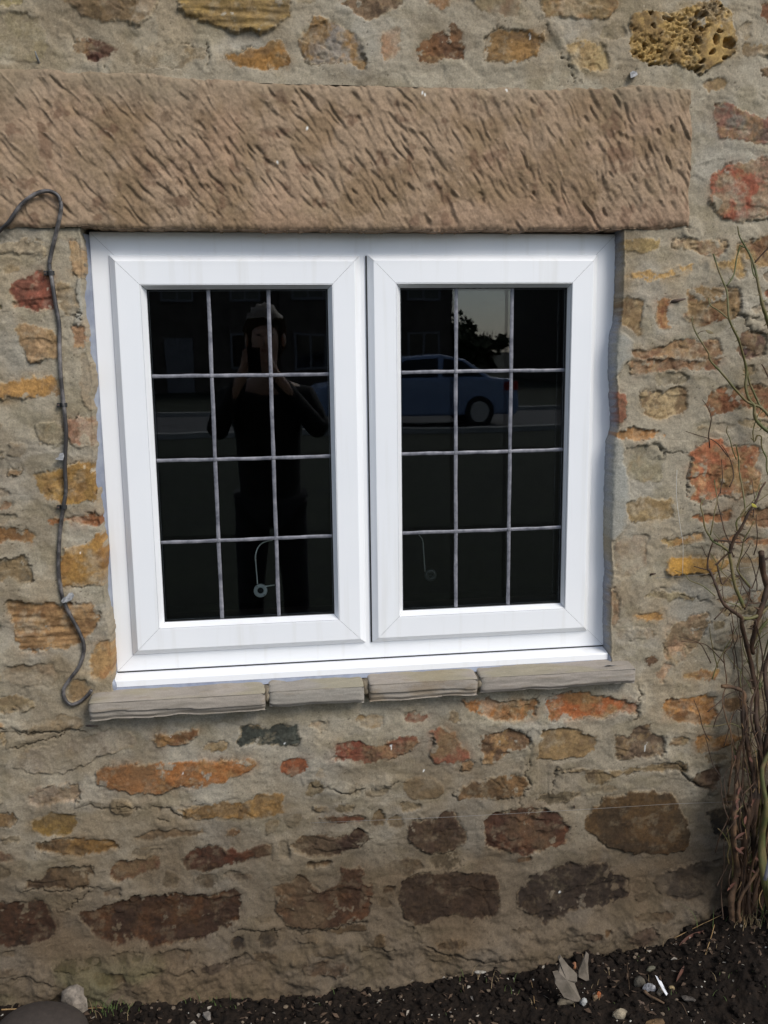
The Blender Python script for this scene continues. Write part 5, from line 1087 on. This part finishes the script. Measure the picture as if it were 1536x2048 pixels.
# ------------------------------------------------------------------ PHOTOGRAPHER (standing at the camera, mirrored in the left pane)
def skin(name, verts, edges, mat, parent, root_i=0, sub=2):
    me = bpy.data.meshes.new(name); off = Vector(parent.location)
    me.from_pydata([tuple(Vector(v[:3])-off) for v in verts], edges, []); o = bpy.data.objects.new(name, me); COL.objects.link(o); o.parent = parent
    sk = o.modifiers.new('skin', 'SKIN'); sk.use_smooth_shade = True
    for i, v in enumerate(verts): me.skin_vertices[0].data[i].radius = (v[3], v[4] if len(v) > 4 else v[3])
    me.skin_vertices[0].data[root_i].use_root = True
    s_ = o.modifiers.new('sub', 'SUBSURF'); s_.levels = sub; s_.render_levels = sub; me.materials.append(mat); return o
M_SKIN = principled('skin', (.55, .36, .28), .5, **{'Subsurface Weight': .05}); M_JACK = noisy('dark_jacket', (.008, .008, .010), (.018, .018, .020), 20, rough=.85); M_TROU = noisy('dark_trousers', (.012, .013, .018), (.02, .021, .028), 30, rough=.9); M_HAIR = noisy('grey_brown_hair', (.26, .22, .19), (.42, .37, .32), 120, rough=.6); M_SHOE = principled('black_shoe', (.01, .01, .01), .4)
px, py = -.205, -2.42; gz = GZ0
PER = empty('person', (px, py, gz), 'person in dark jacket holding up a phone to photograph the window', 'person')
hz = .41   # top of the head
cx_, cz_ = float(CAM[0]), float(CAM[2]); hy = float(CAM[1])-.02
V = [(px, py, gz+.93, .10, .08), (px, py, gz+1.15, .11, .08), (px, py-.01, gz+1.38, .15, .10), (px, py, gz+1.49, .06, .06), (px, py+.015, gz+1.56, .055, .06), (px, py+.02, gz+1.66, .078, .095), (px, py+.01, gz+1.74, .06, .075)]
E_ = [(0, 1), (1, 2), (2, 3), (3, 4), (4, 5), (5, 6)]
for sg, i0 in ((-1, 7), (1, 10)):
    V += [(px+sg*.17, py, gz+1.40, .05), (px+sg*.24, py+.10, gz+1.22, .042), (cx_+sg*.065, hy-.05, cz_-.09, .026)]; E_ += [(2, i0), (i0, i0+1), (i0+1, i0+2)]
for sg, i0 in ((-1, 13), (1, 17)):
    V += [(px+sg*.09, py, gz+.86, .085), (px+sg*.11, py+.01, gz+.48, .055), (px+sg*.12, py-.01, gz+.09, .04), (px+sg*.13, py+.13, gz+.04, .035)]; E_ += [(0, i0), (i0, i0+1), (i0+1, i0+2), (i0+2, i0+3)]
# palms, fingers and thumbs close round the phone
for sg, wi in ((-1, 9), (1, 12)):
    pi_ = len(V); V += [(cx_+sg*.058, hy-.035, cz_-.045, .022, .014)]; E_.append((wi, pi_))
    for k in range(4):
        b0 = len(V); zz = cz_-.062+.017*k; fl = (.75, 1.0, .95, .8)[k]
        V += [(cx_+sg*.062, hy-.032, zz+.004, .0085), (cx_+sg*.052, hy-.016*fl-.004, zz+.010, .008), (cx_+sg*.046, hy-.005, zz+.013, .0065)]; E_ += [(pi_, b0), (b0, b0+1), (b0+1, b0+2)]
    b0 = len(V); V += [(cx_+sg*.045, hy-.045, cz_-.060, .010), (cx_+sg*.025, hy-.040, cz_-.050, .0085)]; E_ += [(pi_, b0), (b0, b0+1)]
body = skin('body', V, E_, M_SKIN, PER)
V = [(px, py, gz+.74, .150, .12), (px, py, gz+.86, .165, .13), (px, py, gz+1.12, .16, .125), (px, py-.01, gz+1.36, .175, .125), (px, py, gz+1.47, .085, .085)]; E_ = [(0, 1), (1, 2), (2, 3), (3, 4)]
for sg, i0 in ((-1, 5), (1, 8)):
    V += [(px+sg*.19, py, gz+1.39, .068), (px+sg*.255, py+.10, gz+1.21, .058), (cx_+sg*.075, hy-.075, cz_-.115, .038)]; E_ += [(3, i0), (i0, i0+1), (i0+1, i0+2)]
skin('jacket', V, E_, M_JACK, PER)
V = [(px, py, gz+.92, .15, .12)]; E_ = []
for sg, i0 in ((-1, 1), (1, 4)): V += [(px+sg*.09, py, gz+.84, .10), (px+sg*.11, py+.01, gz+.48, .075), (px+sg*.12, py-.01, gz+.10, .062)]; E_ += [(0, i0), (i0, i0+1), (i0+1, i0+2)]
skin('trousers', V, E_, M_TROU, PER)
for sg in (-1, 1): m = MB(); m.blob((px+sg*.125, py+.06, gz+.045), (.052, .14, .05), 5, .05, sub=3); m.build('shoe', M_SHOE, PER, True)
m = MB(); Vv, Ff = ICO[4]; d = 1+.05*np.sin(Vv[:, 0]*19+Vv[:, 2]*7)+.04*np.sin(Vv[:, 1]*23); kpv = (Vv[:, 2] > .45) | (Vv[:, 1] < .1)
Vh = Vv*d[:, None]*np.array([.100, .112, .112+.07*1])*np.array([1, 1, .8])+np.array([px, py+.008, gz+1.69]); Ff = [f for f in Ff if all(kpv[i] for i in f)]; m.add(Vh, Ff); m.build('hair', M_HAIR, PER, True)
m = MB(); m.blob((px, py+.122, gz+1.655), (.013, .02, .024), 2, .05); m.build('nose', M_SKIN, PER, True)
m = MB(); m.blob((px-.03, py+.105, gz+1.685), (.012, .008, .006), 2, .05); m.blob((px+.03, py+.105, gz+1.685), (.012, .008, .006), 3, .05); m.build('eyes', principled('eye', (.1, .08, .07), .2), PER, True)
m = MB(); m.blob((px, py+.108, gz+1.615), (.024, .008, .006), 2, .05); m.build('mouth', principled('lip', (.3, .12, .1), .5), PER, True)
m = MB(); m.blob((px-.088, py+.01, gz+1.66), (.010, .02, .032), 2, .05); m.blob((px+.088, py+.01, gz+1.66), (.010, .02, .032), 3, .05); m.build('ears', M_SKIN, PER, True)
m = MB(); m.box(cx_-.045, cx_+.014, hy-.013, hy-.005, cz_-.105, cz_+.012); tag(m.build('phone', principled('black_phone', (.01, .01, .01), .15)), 'black phone held upright in both hands of the photographer', 'phone')
for o in S.objects:
    if '_off' in o: del o['_off']
